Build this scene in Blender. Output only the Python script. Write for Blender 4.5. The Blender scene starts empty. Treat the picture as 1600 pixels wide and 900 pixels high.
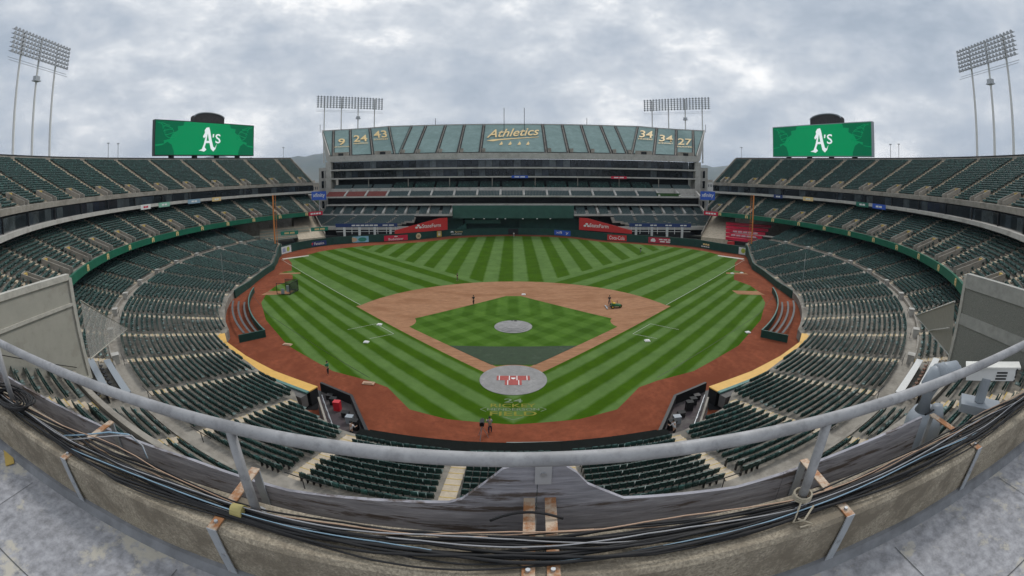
import bpy, bmesh, math, random
import numpy as np
from mathutils import Vector, Matrix
random.seed(7); rng = np.random.default_rng(7)
S = bpy.context.scene; COL = S.collection
R = math.radians; sin, cos, pi = math.sin, math.cos, math.pi
# ---------------------------------------------------------------- camera (fisheye photograph, 133 degrees wide)
CX, CY, CZ = 0.0, -45.8, 23.055
cd = bpy.data.cameras.new('camera'); cam = bpy.data.objects.new('camera', cd); COL.objects.link(cam); S.camera = cam
cd.type = 'PANO'; cd.panorama_type = 'FISHEYE_LENS_POLYNOMIAL'; cd.sensor_fit = 'HORIZONTAL'; cd.sensor_width = 36
FMM = 688.35 * 36 / 1600
cd.fisheye_fov = R(359); cd.fisheye_polynomial_k0 = 0; cd.fisheye_polynomial_k1 = -1 / FMM
cd.fisheye_polynomial_k2 = cd.fisheye_polynomial_k3 = cd.fisheye_polynomial_k4 = 0
cd.shift_x = -2 / 1600; cd.shift_y = (338.5 - 450) / 900
cd.clip_start = .05; cd.clip_end = 40000
cam.location = (CX, CY, CZ); cam.rotation_euler = (pi / 2 - .0953, 0, 0)
# ---------------------------------------------------------------- sky
SUN_EL, SUN_AZ = R(48), R(35)          # azimuth from +Y towards +X
W = bpy.data.worlds.new('World'); S.world = W; W.use_nodes = True
nt = W.node_tree; N = nt.nodes; L = nt.links
bg = N['Background']
sky = N.new('ShaderNodeTexSky'); sky.sky_type = 'NISHITA'; sky.sun_disc = False; sky.sun_elevation = SUN_EL; sky.sun_rotation = SUN_AZ
def wm(op, a, b=None, c=None):
    n = N.new('ShaderNodeMath'); n.operation = op
    for i, v in enumerate((a, b, c)):
        if v is None: continue
        if isinstance(v, (int, float)): n.inputs[i].default_value = v
        else: L.new(v, n.inputs[i])
    return n.outputs[0]
tc = N.new('ShaderNodeTexCoord'); sp = N.new('ShaderNodeSeparateXYZ'); L.new(tc.outputs['Generated'], sp.inputs[0])
cb = N.new('ShaderNodeCombineXYZ'); L.new(sp.outputs[0], cb.inputs[0]); L.new(sp.outputs[1], cb.inputs[1]); L.new(wm('MULTIPLY', sp.outputs[2], 2.1), cb.inputs[2])
def noise(scale, detail, rough, dist, loc):
    mp = N.new('ShaderNodeMapping'); mp.inputs['Location'].default_value = loc; L.new(cb.outputs[0], mp.inputs[0])
    n = N.new('ShaderNodeTexNoise'); n.inputs['Scale'].default_value = scale; n.inputs['Detail'].default_value = detail
    n.inputs['Roughness'].default_value = rough; n.inputs['Distortion'].default_value = dist; L.new(mp.outputs[0], n.inputs['Vector']); return n.outputs['Fac']
n1 = noise(1.9, 13, .58, .2, (3.1, .7, .4)); n2 = noise(8.5, 12, .62, .15, (8.2, 4.4, 1))
cl = wm('ADD', wm('MULTIPLY', n1, .68), wm('MULTIPLY', n2, .32))
ramp = N.new('ShaderNodeValToRGB'); L.new(cl, ramp.inputs[0]); e = ramp.color_ramp.elements
e[0].position = .35; e[0].color = (.33, .385, .46, 1); e[1].position = .64; e[1].color = (1.0, .995, .98, 1)
for p, c in ((.43, (.41, .46, .53, 1)), (.49, (.50, .54, .595, 1)), (.54, (.62, .65, .69, 1)), (.575, (.79, .80, .815, 1))):
    q = e.new(p); q.color = c
n3 = noise(.8, 5, .5, .1, (1.3, 9.1, 2)); gap = N.new('ShaderNodeValToRGB'); L.new(n3, gap.inputs[0])
gap.color_ramp.elements[0].position = .62; gap.color_ramp.elements[0].color = (0, 0, 0, 1); gap.color_ramp.elements[1].position = .78; gap.color_ramp.elements[1].color = (.5, .5, .5, 1)
sk = N.new('ShaderNodeMix'); sk.data_type = 'RGBA'; L.new(gap.outputs[0], sk.inputs[0]); L.new(ramp.outputs[0], sk.inputs[6])
sc_ = N.new('ShaderNodeVectorMath'); sc_.operation = 'SCALE'; L.new(sky.outputs[0], sc_.inputs[0]); sc_.inputs['Scale'].default_value = .1
L.new(sc_.outputs[0], sk.inputs[7]); L.new(sk.outputs[2], bg.inputs[0]); bg.inputs[1].default_value = 1.0
sd = bpy.data.lights.new('sun', 'SUN'); sd.energy = 1.2; sd.angle = R(14); sd.color = (1, .965, .91)
so = bpy.data.objects.new('sun', sd); COL.objects.link(so)
so.rotation_euler = Vector((-sin(SUN_AZ) * cos(SUN_EL), -cos(SUN_AZ) * cos(SUN_EL), -sin(SUN_EL))).to_track_quat('-Z', 'Y').to_euler()
vs = S.view_settings; vs.view_transform = 'Standard'; vs.look = 'None'; vs.exposure = 0.3; vs.gamma = 1; vs.use_curve_mapping = False
S.cycles.use_denoising = True; S.cycles.max_bounces = 5; S.cycles.diffuse_bounces = 3; S.cycles.glossy_bounces = 2; S.cycles.transparent_max_bounces = 12
S.cycles.caustics_reflective = S.cycles.caustics_refractive = False
# ---------------------------------------------------------------- materials
MATS = {}
def mat(name, col, rough=.65, var=.18, scale=2.0, metal=0.0, bump=0.0, col2=None, amt=.5, s2=.4, spec=.4, alpha=1.0, stretch=None, edge=.06):
    if name in MATS: return MATS[name]
    m = bpy.data.materials.new(name); m.use_nodes = True; n = m.node_tree.nodes; l = m.node_tree.links
    b = n['Principled BSDF']; b.inputs['Roughness'].default_value = rough; b.inputs['Metallic'].default_value = metal; b.inputs['Specular IOR Level'].default_value = spec
    g = n.new('ShaderNodeNewGeometry'); v = g.outputs['Position']
    if stretch:
        mp = n.new('ShaderNodeMapping'); mp.inputs['Scale'].default_value = stretch; l.new(v, mp.inputs[0]); v = mp.outputs[0]
    t = n.new('ShaderNodeTexNoise'); t.inputs['Scale'].default_value = scale; t.inputs['Detail'].default_value = 7; t.inputs['Roughness'].default_value = .65; l.new(v, t.inputs['Vector'])
    r = n.new('ShaderNodeValToRGB'); l.new(t.outputs['Fac'], r.inputs[0])
    r.color_ramp.elements[0].position = .3; r.color_ramp.elements[1].position = .7
    r.color_ramp.elements[0].color = (*[c * (1 - var) for c in col], 1); r.color_ramp.elements[1].color = (*[min(1, c * (1 + var)) for c in col], 1)
    out = r.outputs[0]
    if col2:
        t2 = n.new('ShaderNodeTexNoise'); t2.inputs['Scale'].default_value = s2; t2.inputs['Detail'].default_value = 9; t2.inputs['Roughness'].default_value = .7; l.new(v, t2.inputs['Vector'])
        r2 = n.new('ShaderNodeValToRGB'); l.new(t2.outputs['Fac'], r2.inputs[0]); r2.color_ramp.elements[0].position = 1 - amt - edge; r2.color_ramp.elements[1].position = 1 - amt + edge
        mx = n.new('ShaderNodeMix'); mx.data_type = 'RGBA'; l.new(r2.outputs[0], mx.inputs[0]); l.new(out, mx.inputs[6]); mx.inputs[7].default_value = (*col2, 1); out = mx.outputs[2]
    l.new(out, b.inputs['Base Color'])
    if bump:
        bp = n.new('ShaderNodeBump'); bp.inputs['Strength'].default_value = bump; bp.inputs['Distance'].default_value = .02; l.new(t.outputs['Fac'], bp.inputs['Height']); l.new(bp.outputs[0], b.inputs['Normal'])
    if alpha < 1: b.inputs['Alpha'].default_value = alpha
    MATS[name] = m; return m
conc = mat('concrete', (.31, .285, .245), .85, .18, 1.2, col2=(.22, .20, .17), amt=.45, s2=.35)
conc_l = mat('pale_concrete', (.46, .445, .41), .8, .12, .8, col2=(.34, .32, .29), amt=.42, s2=.3)
tread = mat('terrace_concrete', (.26, .24, .205), .85, .25, 1.5, col2=(.17, .155, .13), amt=.48, s2=.5)
stairm = mat('stair_concrete', (.52, .44, .33), .8, .15, 2, col2=(.42, .35, .26), amt=.45, s2=.8)
yel = mat('yellow_paint', (.50, .35, .09), .6, .15, 4)
seatg = mat('green_seat_plastic', (.018, .060, .052), .45, .35, 1.6, spec=.35)
seat_sheen = mat('sky_sheen_seat_plastic', (.11, .165, .155), .45, .35, 1.6, spec=.4)  # lighter copy for lowered pans: sky sheen put into the colour
for m_ in (seatg, seat_sheen):       # seats fade differently from one to the next
    n_ = m_.node_tree.nodes; l_ = m_.node_tree.links; g_ = n_.new('ShaderNodeNewGeometry'); r_ = n_.new('ShaderNodeValToRGB'); l_.new(g_.outputs['Random Per Island'], r_.inputs[0])
    r_.color_ramp.elements[0].color = (.55, .55, .55, 1); r_.color_ramp.elements[1].color = (1.5, 1.45, 1.45, 1); q_ = r_.color_ramp.elements.new(.88); q_.color = (1.05, 1.05, 1.05, 1); q_ = r_.color_ramp.elements.new(.94); q_.color = (2.1, 2.0, 2.0, 1)
    x_ = n_.new('ShaderNodeMix'); x_.data_type = 'RGBA'; x_.blend_type = 'MULTIPLY'; x_.inputs[0].default_value = 1; b_ = n_['Principled BSDF']; src = b_.inputs['Base Color'].links[0].from_socket; l_.new(src, x_.inputs[6]); l_.new(r_.outputs[0], x_.inputs[7]); l_.new(x_.outputs[2], b_.inputs['Base Color'])
steel = mat('galvanised_steel', (.42, .44, .46), .45, .12, 6, metal=.6)
white = mat('white_paint', (.74, .74, .72), .5, .06, 3)
glass = mat('dark_glass', (.012, .016, .02), .12, .5, .35, spec=.6)
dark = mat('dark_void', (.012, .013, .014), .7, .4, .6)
black = mat('black_plastic', (.015, .015, .016), .45, .3, 8)
green = mat('wall_green', (.008, .052, .040), .6, .2, .6)
greenl = mat('ribbon_green', (.010, .13, .075), .4, .2, .5)
red = mat('red_sign', (.58, .035, .035), .5, .06, 1); crim = mat('crimson_sign', (.60, .02, .06), .5, .08, 1)
blue = mat('blue_sign', (.03, .10, .48), .5, .06, 1); navy = mat('navy_sign', (.02, .045, .16), .5, .1, 1)
gold = mat('gold_lettering', (.74, .54, .25), .6, .08, 2)
beige = mat('beige_metal', (.40, .385, .33), .6, .06, 1.0, col2=(.35, .33, .28), amt=.42, s2=.8)
canvas = mat('grey_canvas', (.36, .34, .29), .8, .08, 2)
orange = mat('foul_pole_orange', (.62, .22, .06), .5, .1, 2)
wood = mat('weathered_plywood', (.33, .325, .355), .75, .38, 9, bump=.4, col2=(.12, .098, .088), amt=.43, s2=5.0, stretch=(.35, 1, 3.4), spec=.2, edge=.035)
rust = mat('rusty_steel', (.50, .40, .30), .6, .2, 14, col2=(.34, .15, .06), amt=.5, s2=9, metal=.1)
greyst = mat('grey_painted_steel', (.36, .38, .40), .45, .15, 9, col2=(.34, .17, .08), amt=.34, s2=11)
rub = mat('black_cable_rubber', (.016, .016, .017), .65, .3, 12)
peach = mat('peach_cable', (.48, .32, .22), .5, .1, 8); lblue = mat('pale_blue_cable', (.25, .38, .48), .45, .1, 8); wcab = mat('white_cable', (.36, .36, .37), .45, .1, 8)
parap = mat('aggregate_concrete', (.36, .31, .235), .9, .5, 70, bump=.7, col2=(.23, .195, .145), amt=.46, s2=3.2)
skin = mat('skin', (.42, .25, .17), .6, .05, 9); redb = mat('red_plastic', (.55, .02, .03), .4, .1, 4)
tarpm = mat('deck_tarpaulin', (.195, .275, .265), .9, .14, .5, col2=(.165, .24, .23), amt=.45, s2=.12, spec=.1)
greyp = mat('grey_camera_paint', (.30, .33, .36), .45, .06, 8)
mound = mat('grey_tarpaulin', (.24, .235, .23), .6, .2, 1.1, col2=(.32, .31, .30), amt=.4, s2=.7)
# ---------------------------------------------------------------- mesh helpers
class MB:
    def __init__(s): s.v = []; s.f = []; s.mi = []
    def quad(s, *p, m=0):
        i = len(s.v); s.v += [tuple(q) for q in p]; s.f.append(tuple(range(i, i + len(p)))); s.mi.append(m)
    def box(s, x0, x1, y0, y1, z0, z1, m=0):
        s.hexa([(x0, y0, z0), (x1, y0, z0), (x1, y1, z0), (x0, y1, z0), (x0, y0, z1), (x1, y0, z1), (x1, y1, z1), (x0, y1, z1)], m)
    def hexa(s, p, m=0):
        i = len(s.v); s.v += [tuple(q) for q in p]
        for f in ((3, 2, 1, 0), (4, 5, 6, 7), (0, 1, 5, 4), (1, 2, 6, 5), (2, 3, 7, 6), (3, 0, 4, 7)): s.f.append(tuple(i + k for k in f)); s.mi.append(m)
    def bar(s, a, b, w, h, m=0, up=(0, 0, 1)):
        a, b = Vector(a), Vector(b); d = (b - a).normalized(); u = Vector(up)
        x = d.cross(u)
        if x.length < 1e-4: x = d.cross(Vector((0, 1, 0)))
        x.normalize(); u = x.cross(d); x *= w / 2; u *= h / 2
        s.hexa([a - x - u, a + x - u, b + x - u, b - x - u, a - x + u, a + x + u, b + x + u, b - x + u], m)
    def tube(s, path, r, n=10, m=0, cap=True):
        path = [Vector(p) for p in path]; rs = r if hasattr(r, '__len__') else [r] * len(path); i0 = len(s.v)
        for k, p in enumerate(path):
            d = (path[min(k + 1, len(path) - 1)] - path[max(k - 1, 0)]).normalized()
            u = d.cross(Vector((0, 0, 1)))
            if u.length < 1e-3: u = Vector((1, 0, 0))
            u.normalize(); w = u.cross(d)
            for j in range(n):
                a = 2 * pi * j / n; s.v.append(tuple(p + (u * cos(a) + w * sin(a)) * rs[k]))
        for k in range(len(path) - 1):
            for j in range(n):
                a = i0 + k * n + j; b = i0 + k * n + (j + 1) % n; s.f.append((a, b, b + n, a + n)); s.mi.append(m)
        if cap:
            s.f.append(tuple(range(i0 + n - 1, i0 - 1, -1))); s.mi.append(m)
            s.f.append(tuple(range(i0 + (len(path) - 1) * n, i0 + len(path) * n))); s.mi.append(m)
    def prism(s, poly, fn, d0, d1, m=0):          # poly in 2-D, fn(a, b, d) -> 3-D
        n = len(poly); i = len(s.v); s.v += [tuple(fn(a, b, d0)) for a, b in poly] + [tuple(fn(a, b, d1)) for a, b in poly]
        s.f += [tuple(range(i + n - 1, i - 1, -1)), tuple(range(i + n, i + 2 * n))]; s.mi += [m, m]
        for k in range(n): s.f.append((i + k, i + (k + 1) % n, i + n + (k + 1) % n, i + n + k)); s.mi.append(m)
    def build(s, name, mats, parent=None, smooth=False, local=False):
        me = bpy.data.meshes.new(name)
        off = Vector(parent_loc(parent)) if parent and not local else Vector((0, 0, 0))
        me.from_pydata([(x - off.x, y - off.y, z - off.z) for x, y, z in s.v], [], s.f)
        mats = mats if isinstance(mats, (list, tuple)) else [mats]
        for m in mats: me.materials.append(m)
        if len(mats) > 1: me.polygons.foreach_set('material_index', s.mi)
        if smooth: me.polygons.foreach_set('use_smooth', [True] * len(me.polygons))
        me.update(); o = bpy.data.objects.new(name, me); COL.objects.link(o)
        if parent: o.parent = parent
        return o
def parent_loc(p):
    v = Vector((0, 0, 0))
    while p: v += Vector(p.location); p = p.parent
    return v
def inst(me, name, parent, loc=(0, 0, 0), rz=0):
    o = bpy.data.objects.new(name, me); COL.objects.link(o); o.location = loc; o.rotation_euler = (0, 0, rz)
    if parent: o.parent = parent
    return o
def tag(o, label, cat, group=None):
    o['label'] = label; o['category'] = cat
    if group: o['group'] = group
    return o
def thing(name, label, cat, loc=(0, 0, 0), group=None):
    o = bpy.data.objects.new(name, None); COL.objects.link(o); o.location = loc; o.empty_display_size = .3
    return tag(o, label, cat, group)
def struct(o): o['kind'] = 'structure'; return o
def text(body, w, h, org, right, up, m, parent, name='lettering', shear=0.0, lift=.03, keep=False):
    c = bpy.data.curves.new('t', 'FONT'); c.body = body; c.size = 1; c.shear = shear; c.offset = .012; c.resolution_u = 3
    t = bpy.data.objects.new('t', c); COL.objects.link(t); dg = bpy.context.evaluated_depsgraph_get(); me = bpy.data.meshes.new_from_object(t.evaluated_get(dg))
    bpy.data.objects.remove(t); bpy.data.curves.remove(c)
    n = len(me.vertices); co = np.zeros(n * 3); me.vertices.foreach_get('co', co); co = co.reshape(-1, 3)
    lo, hi = co.min(0), co.max(0); sx = w / (hi[0] - lo[0]); sy = h / (hi[1] - lo[1])
    if keep: sx = sy = min(sx, sy)
    right = np.array(Vector(right).normalized()); up = np.array(Vector(up).normalized()); nrm = np.cross(right, up)
    off = np.array(parent_loc(parent)) if parent else np.zeros(3)
    P = np.array(org) - off + np.outer((co[:, 0] - (lo[0] + hi[0]) / 2) * sx, right) + np.outer((co[:, 1] - (lo[1] + hi[1]) / 2) * sy, up) + nrm * lift
    me.vertices.foreach_set('co', P.ravel()); me.materials.clear(); me.materials.append(m); me.update(); me.name = name
    o = bpy.data.objects.new(name, me); COL.objects.link(o)
    if parent: o.parent = parent
    return o
def sign(name, label, poly_or_size, org, right, up, m, texts=(), depth=.2, cat='sign', group=None):
    """a flat sign board standing at its real place: board + lettering"""
    right = Vector(right).normalized(); up = Vector(up).normalized(); nrm = right.cross(up); org = Vector(org)
    t = thing(name, label, cat, org, group)
    w, h = poly_or_size if isinstance(poly_or_size[0], (int, float)) else (0, 0)
    poly = [(-w / 2, -h / 2), (w / 2, -h / 2), (w / 2, h / 2), (-w / 2, h / 2)] if w else poly_or_size
    b = MB(); b.prism(poly, lambda a, c, d: org + right * a + up * c + nrm * d, -depth, 0); b.build('board', m, t)
    for (s, tw, th, dx, dy, tm) in texts:
        if s[0] == '~':             # print too small to read in the photograph: a broken stroke of the lettering's colour
            k = int(s[1:])
            for j in range(k):
                b = MB(); w_ = tw / k; x_ = dx - tw / 2 + w_ * (j + .5); b.prism([(x_ - w_ * .42, dy - th / 2), (x_ + w_ * .42, dy - th / 2), (x_ + w_ * .38, dy + th / 2), (x_ - w_ * .4, dy + th * .4)], lambda a, c, d: org + right * a + up * c + nrm * d, .01, .03); b.build('print_mark', tm, t)
            continue
        text(s, tw, th, org + right * dx + up * dy, right, up, tm, t)
    return t
# ---------------------------------------------------------------- ring geometry: stands are rings about (0, 53)
YC = 53.0
def pol(r, ph, z): return (r * sin(R(ph)), YC + r * cos(R(ph)), z)
def lpol(r, ph, z): return (r * sin(R(ph)), r * cos(R(ph)), z)
FR = [(52, 88), (58, 84), (66, 80), (70, 76.5), (75, 72.5), (82, 66), (90, 61.2), (100, 60), (108, 59.7), (118, 61.5), (128, 62), (138, 62.6), (141.5, 64.6), (150, 65.0), (158, 65.8), (161, 66.5), (163, 68.5), (169, 70.8), (173, 71.2), (180, 71.4)]
def rfront(ph):
    return float(np.interp(abs(ph), [a for a, _ in FR], [b for _, b in FR]))
LOW = dict(R0=59.6, dR=.79, n=25, z0=1.0, dz=.124)       # rows in front of the walkway
BACK = dict(R0=81.2, dR=.82, n=18, z0=4.5, dz=.225)
MID = dict(R0=87.7, dR=.93, n=14, z0=10.6, dz=.42)
UP = dict(R0=99.2, dR=.96, n=22, z0=20.9, dz=.455)
A_LOW = [81.5 + 7.35 * k for k in range(-3, 14)]; A_MID = [57.5 + 7.6 * k for k in range(16)]; A_UP = [55.6 + 7.2 * k for k in range(13)]
# ================================================================ ground and field
def sheet(name, pts, z, m): b = MB(); b.quad(*[(x, y, z) for x, y in pts]); return struct(b.build(name, m))
soil = mat('city_ground', (.13, .13, .12), .9, .3, .02, col2=(.07, .09, .05), amt=.5, s2=.006)
sheet('ground', [(-14000, -14000), (14000, -14000), (14000, 14000), (-14000, 14000)], -.6, soil)
trackm = mat('warning_track_clay', (.225, .068, .036), .95, .28, 1.1, col2=(.175, .052, .027), amt=.48, s2=.14, spec=.05)
ring = [pol(rfront(p) + 1.5, p, 0)[:2] for p in np.arange(-180, -74, 3)]
OUTW = [(-71, 71.4), (-69.2, 82), (-66.5, 88), (-61.4, 95), (-55.5, 98.7), (-43, 104), (-35.7, 107.5), (-24, 118), (-15, 120.5), (0, 123), (15, 120.5), (23, 116), (33, 106.5), (40, 103), (53, 96), (60.3, 90.2), (65.5, 80), (71, 71.4)]
sheet('warning_track', [(-x, y) for x, y in ring[::-1]] [::-1] + [(x, y) for x, y in OUTW[::-1]] + ring[::-1], 0, trackm)
def grassmat(name, infield):
    m = bpy.data.materials.new(name); m.use_nodes = True; n = m.node_tree.nodes; l = m.node_tree.links; b = n['Principled BSDF']; b.inputs['Roughness'].default_value = .8; b.inputs['Specular IOR Level'].default_value = .03
    g = n.new('ShaderNodeNewGeometry'); s = n.new('ShaderNodeSeparateXYZ')
    wob = n.new('ShaderNodeTexNoise'); wob.inputs['Scale'].default_value = .5; wob.inputs['Detail'].default_value = 3; l.new(g.outputs['Position'], wob.inputs['Vector'])
    l.new(g.outputs['Position'], s.inputs[0])
    def mm(op, a, c=None):
        k = n.new('ShaderNodeMath'); k.operation = op
        for i, v in enumerate((a, c)):
            if v is None: continue
            if isinstance(v, (int, float)): k.inputs[i].default_value = v
            else: l.new(v, k.inputs[i])
        return k.outputs[0]
    x, y = s.outputs[0], s.outputs[1]; wv = mm('MULTIPLY', mm('SUBTRACT', wob.outputs['Fac'], .5), .35)
    def stripe(c, w, o=0.0):
        q = mm('PINGPONG', mm('ADD', mm('ADD', c, wv), o), w); return mm('SMOOTHSTEP' if False else 'MULTIPLY', mm('SUBTRACT', q, w / 2), 2.2)
    def clamp(v):
        k = n.new('ShaderNodeClamp'); l.new(mm('ADD', v, .5), k.inputs[0]); return k.outputs[0]
    sdiag = mm('MULTIPLY', mm('SUBTRACT', y, mm('ABSOLUTE', x)), .7071)
    if infield:
        a = clamp(stripe(mm('MULTIPLY', mm('ADD', y, x), .7071), 1.9)); c = clamp(stripe(mm('MULTIPLY', mm('SUBTRACT', y, x), .7071), 1.9)); d = clamp(stripe(x, 1.9))
        zone = mm('GREATER_THAN', y, 24.0); f1 = mm('MULTIPLY', mm('ADD', a, c), .5)
        fac = mm('ADD', mm('MULTIPLY', mm('ADD', mm('MULTIPLY', d, .6), mm('MULTIPLY', f1, .4)), zone), mm('MULTIPLY', f1, mm('SUBTRACT', 1.0, zone)))
    else:
        a1_ = clamp(stripe(sdiag, 3.3, 1.65)); a2_ = clamp(stripe(sdiag, 1.65, .825)); fz = mm('LESS_THAN', sdiag, -.3); a = mm('ADD', mm('MULTIPLY', a2_, fz), mm('MULTIPLY', a1_, mm('SUBTRACT', 1.0, fz)))
        d = clamp(stripe(x, 3.3, 1.65)); zone = mm('GREATER_THAN', sdiag, 28.5)
        fac = mm('ADD', mm('MULTIPLY', d, zone), mm('MULTIPLY', a, mm('SUBTRACT', 1.0, zone)))
    t = n.new('ShaderNodeTexNoise'); t.inputs['Scale'].default_value = .22; t.inputs['Detail'].default_value = 14; t.inputs['Roughness'].default_value = .75; l.new(g.outputs['Position'], t.inputs['Vector'])
    mx = n.new('ShaderNodeMix'); mx.data_type = 'RGBA'; l.new(fac, mx.inputs[0])
    mx.inputs[6].default_value = (.042, .100, .004, 1) if not infield else (.043, .106, .009, 1)
    mx.inputs[7].default_value = (.098, .178, .050, 1) if not infield else (.080, .168, .026, 1)
    vr = n.new('ShaderNodeMix'); vr.data_type = 'RGBA'; vr.blend_type = 'MULTIPLY'; vr.inputs[0].default_value = 1; l.new(mx.outputs[2], vr.inputs[6])
    rr = n.new('ShaderNodeValToRGB'); l.new(t.outputs['Fac'], rr.inputs[0]); rr.color_ramp.elements[0].position = .25; rr.color_ramp.elements[0].color = (.62, .66, .55, 1); rr.color_ramp.elements[1].position = .75; rr.color_ramp.elements[1].color = (1.36, 1.27, 1.3, 1)
    l.new(rr.outputs[0], vr.inputs[7]); l.new(vr.outputs[2], b.inputs['Base Color']); return m
G1 = grassmat('outfield_grass', False); G2 = grassmat('infield_grass', True)
gh = [(0, -9.6), (6.3, -8.9), (10.4, -7.4), (13.9, -2.9), (16.5, -1.6), (21.7, 0), (31.4, 6.4), (40.9, 15.9), (47.5, 25), (50.6, 32.5), (51.5, 38), (50.5, 44), (53, 48.6), (57.5, 50.8), (55.6, 53), (60.5, 62), (64.5, 67.3), (62, 74), (60.5, 80.5), (56.5, 87), (50, 92.6), (40, 98.6), (31, 103), (21, 112.5), (13, 116.6), (0, 118.6)]
sheet('outfield_grass', [(-x, y) for x, y in gh] + [(x, y) for x, y in gh[1:-1][::-1]], .004, G1)
dirtm = mat('infield_dirt', (.345, .185, .105), .95, .26, 1.4, col2=(.275, .138, .074), amt=.47, s2=.16, spec=.05, stretch=(.5, 1.6, 1))
arc = [(28.96 * sin(a), 18.44 + 28.96 * cos(a)) for a in np.linspace(-1.252, 1.252, 41)]
sheet('infield_dirt', [(0, -1.4)] + [(28.2, 26.8)] + arc[::-1] + [(-28.2, 26.8)], .008, dirtm)
def diamond():
    P = []; q = 27.43 * .7071; k = .95
    def corner(cx, cy, a0, a1, r=3.96):
        for a in np.linspace(a0, a1, 9): P.append((cx + r * cos(a), cy + r * sin(a)))
    corner(0, .3, R(59), R(121)); corner(-q, q, R(-31), R(31)); P.append((-1.4, 2 * q - 3.1)); P.append((1.4, 2 * q - 3.1)); corner(q, q, R(149), R(211)); return P
sheet('infield_grass', [p for p in diamond()], .012, G2)
cov = mat('dark_mesh_cover', (.022, .046, .018), .8, .25, 1.2, col2=(.04, .065, .035), amt=.4, s2=.5)
b = MB(); b.prism([(-2.7, 4.2), (2.7, 4.2), (8.7, 10.2), (-8.7, 10.2)], lambda a, c, d: (a, c, d), .016, .035); tag(b.build('turf_cover', cov), 'dark mesh cover on the grass between mound and home plate', 'cover')
def disc(r, n=48): return [(r * cos(2 * pi * k / n), r * sin(2 * pi * k / n)) for k in range(n)]
t = thing('home_plate_cover', 'round grey tarpaulin with red batting mat at home plate', 'tarpaulin', (0, 0, .01))
b = MB(); b.prism(disc(3.85), lambda a, c, d: (a, c + .15, d), .012, .05); b.build('tarpaulin', mound, t)
b = MB(); b.prism([(-1.9, -.15), (-.95, -.15), (-.95, -1.35), (.95, -1.35), (.95, -.15), (1.9, -.15), (1.9, 1.0), (-1.9, 1.0)], lambda a, c, d: (a, c, d), .054, .07); b.build('batting_mat', mat('faded_red_mat', (.36, .07, .06), .7, .15, 3), t)
for x0, y0, y1 in ((-1.6, -.15, 1), (-.45, -.15, 1), (.42, -.15, 1), (1.57, -.15, 1), (-.62, -1.35, -.15), (.62, -1.35, -.15)):
    b = MB(); b.box(x0 - .05, x0 + .05, y0, y1, .071, .076); b.build('painted_line', white, t)
b = MB(); b.prism([(-.25, .5), (-.25, .28), (0, .05), (.25, .28), (.25, .5)], lambda a, c, d: (a, c, d), .072, .08); b.build('home_plate', white, t)
t = thing('mound_cover', 'round grey tarpaulin over the pitching mound', 'tarpaulin', (0, 18.44, 0))
b = MB()
for k in range(4): b.prism(disc(2.9 - .45 * k), lambda a, c, d: (a, 18.3 + c, d), .02 + .05 * k, .02 + .05 * (k + 1))
b.build('tarpaulin', mound, t)
b = MB(); b.box(.15, .55, 20.6, 20.95, .02, .2); b.box(-.4, .0, 20.75, 20.95, .02, .14); b.build('sandbag', black, t)
def line(name, a, c, w=.12):
    a, c = Vector((*a, .020)), Vector((*c, .020)); n = (c - a).normalized().cross(Vector((0, 0, 1))) * w / 2
    b = MB(); b.quad(a - n, c - n, c + n, a + n); return struct(b.build(name, mat('chalk', (.42, .45, .38), .9)))
for s in (-1, 1):
    line('foul_line', (s * 27.6, 27.6), (s * 66.3, 66.3), .11)
    for p, q in (((s * 25.2, 14.6), (s * 21.6, 18.0)), ((s * 21.6, 18.0), (s * 17.6, 14.0)), ((s * 17.6, 14.0), (s * 20.6, 11.5))): line('coach_box_line', p, q, .08)
    b = MB(); b.prism([(s * 50.6, 29.9), (s * 50.6, 33.1), (s * 45.2, 34.9), (s * 45.0, 31.9)], lambda a, c, d: (a, c, d), .008, .02); struct(b.build('bullpen_mound', dirtm))
    b = MB(); b.prism([(s * 66.8, 67.6), (s * 61.2, 74.0), (s * 60.4, 73.0), (s * 65.6, 66.2)], lambda a, c, d: (a, c, d), .008, .06); tag(b.build('ground_sheet', mat('pale_sheet', (.5, .46, .4), .7)), f'pale rectangular ground sheet beside the {"right" if s > 0 else "left"} foul pole', 'sheet')
    b = MB(); b.prism([(s * 56.9, 48.2), (s * 51.6, 50.2), (s * 52.2, 51.3), (s * 57.2, 49.8)], lambda a, c, d: (a, c, d), .008, .02); struct(b.build('clay_patch', dirtm))
gl = mat('faded_gold_turf_paint', (.20, .20, .02), .9, .3, 3); gw = mat('faded_white_turf_paint', (.17, .22, .13), .9, .3, 3)
lg = thing('turf_lettering', 'faded painted lettering and number on the grass behind home plate', 'lettering', (0, -6.5, .006))
for s, w, h, y, m in (('24', 1.9, .85, -4.9, gw), ('RICKEY', 4.6, .75, -5.95, gl), ('HENDERSON', 5.2, .5, -6.75, gw), ('FIELD', 4.6, .8, -7.6, gl)): text(s, w, h, (0, y, .006), (1, 0, 0), (0, 1, 0), m, lg, lift=.02)
for grp in ((((-1.0, -8.2), (0, -8.75)), ((0, -8.75), (1.0, -8.2))), (((-3.3, -6.75), (-2.7, -6.3)), ((-3.3, -6.75), (-2.7, -7.2))), (((3.3, -6.75), (2.7, -6.3)), ((3.3, -6.75), (2.7, -7.2)))):
    b = MB()
    for p, q in grp: b.bar((*p, .012), (*q, .012), .07, .004)
    b.build('painted_outline', gw, lg)
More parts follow.
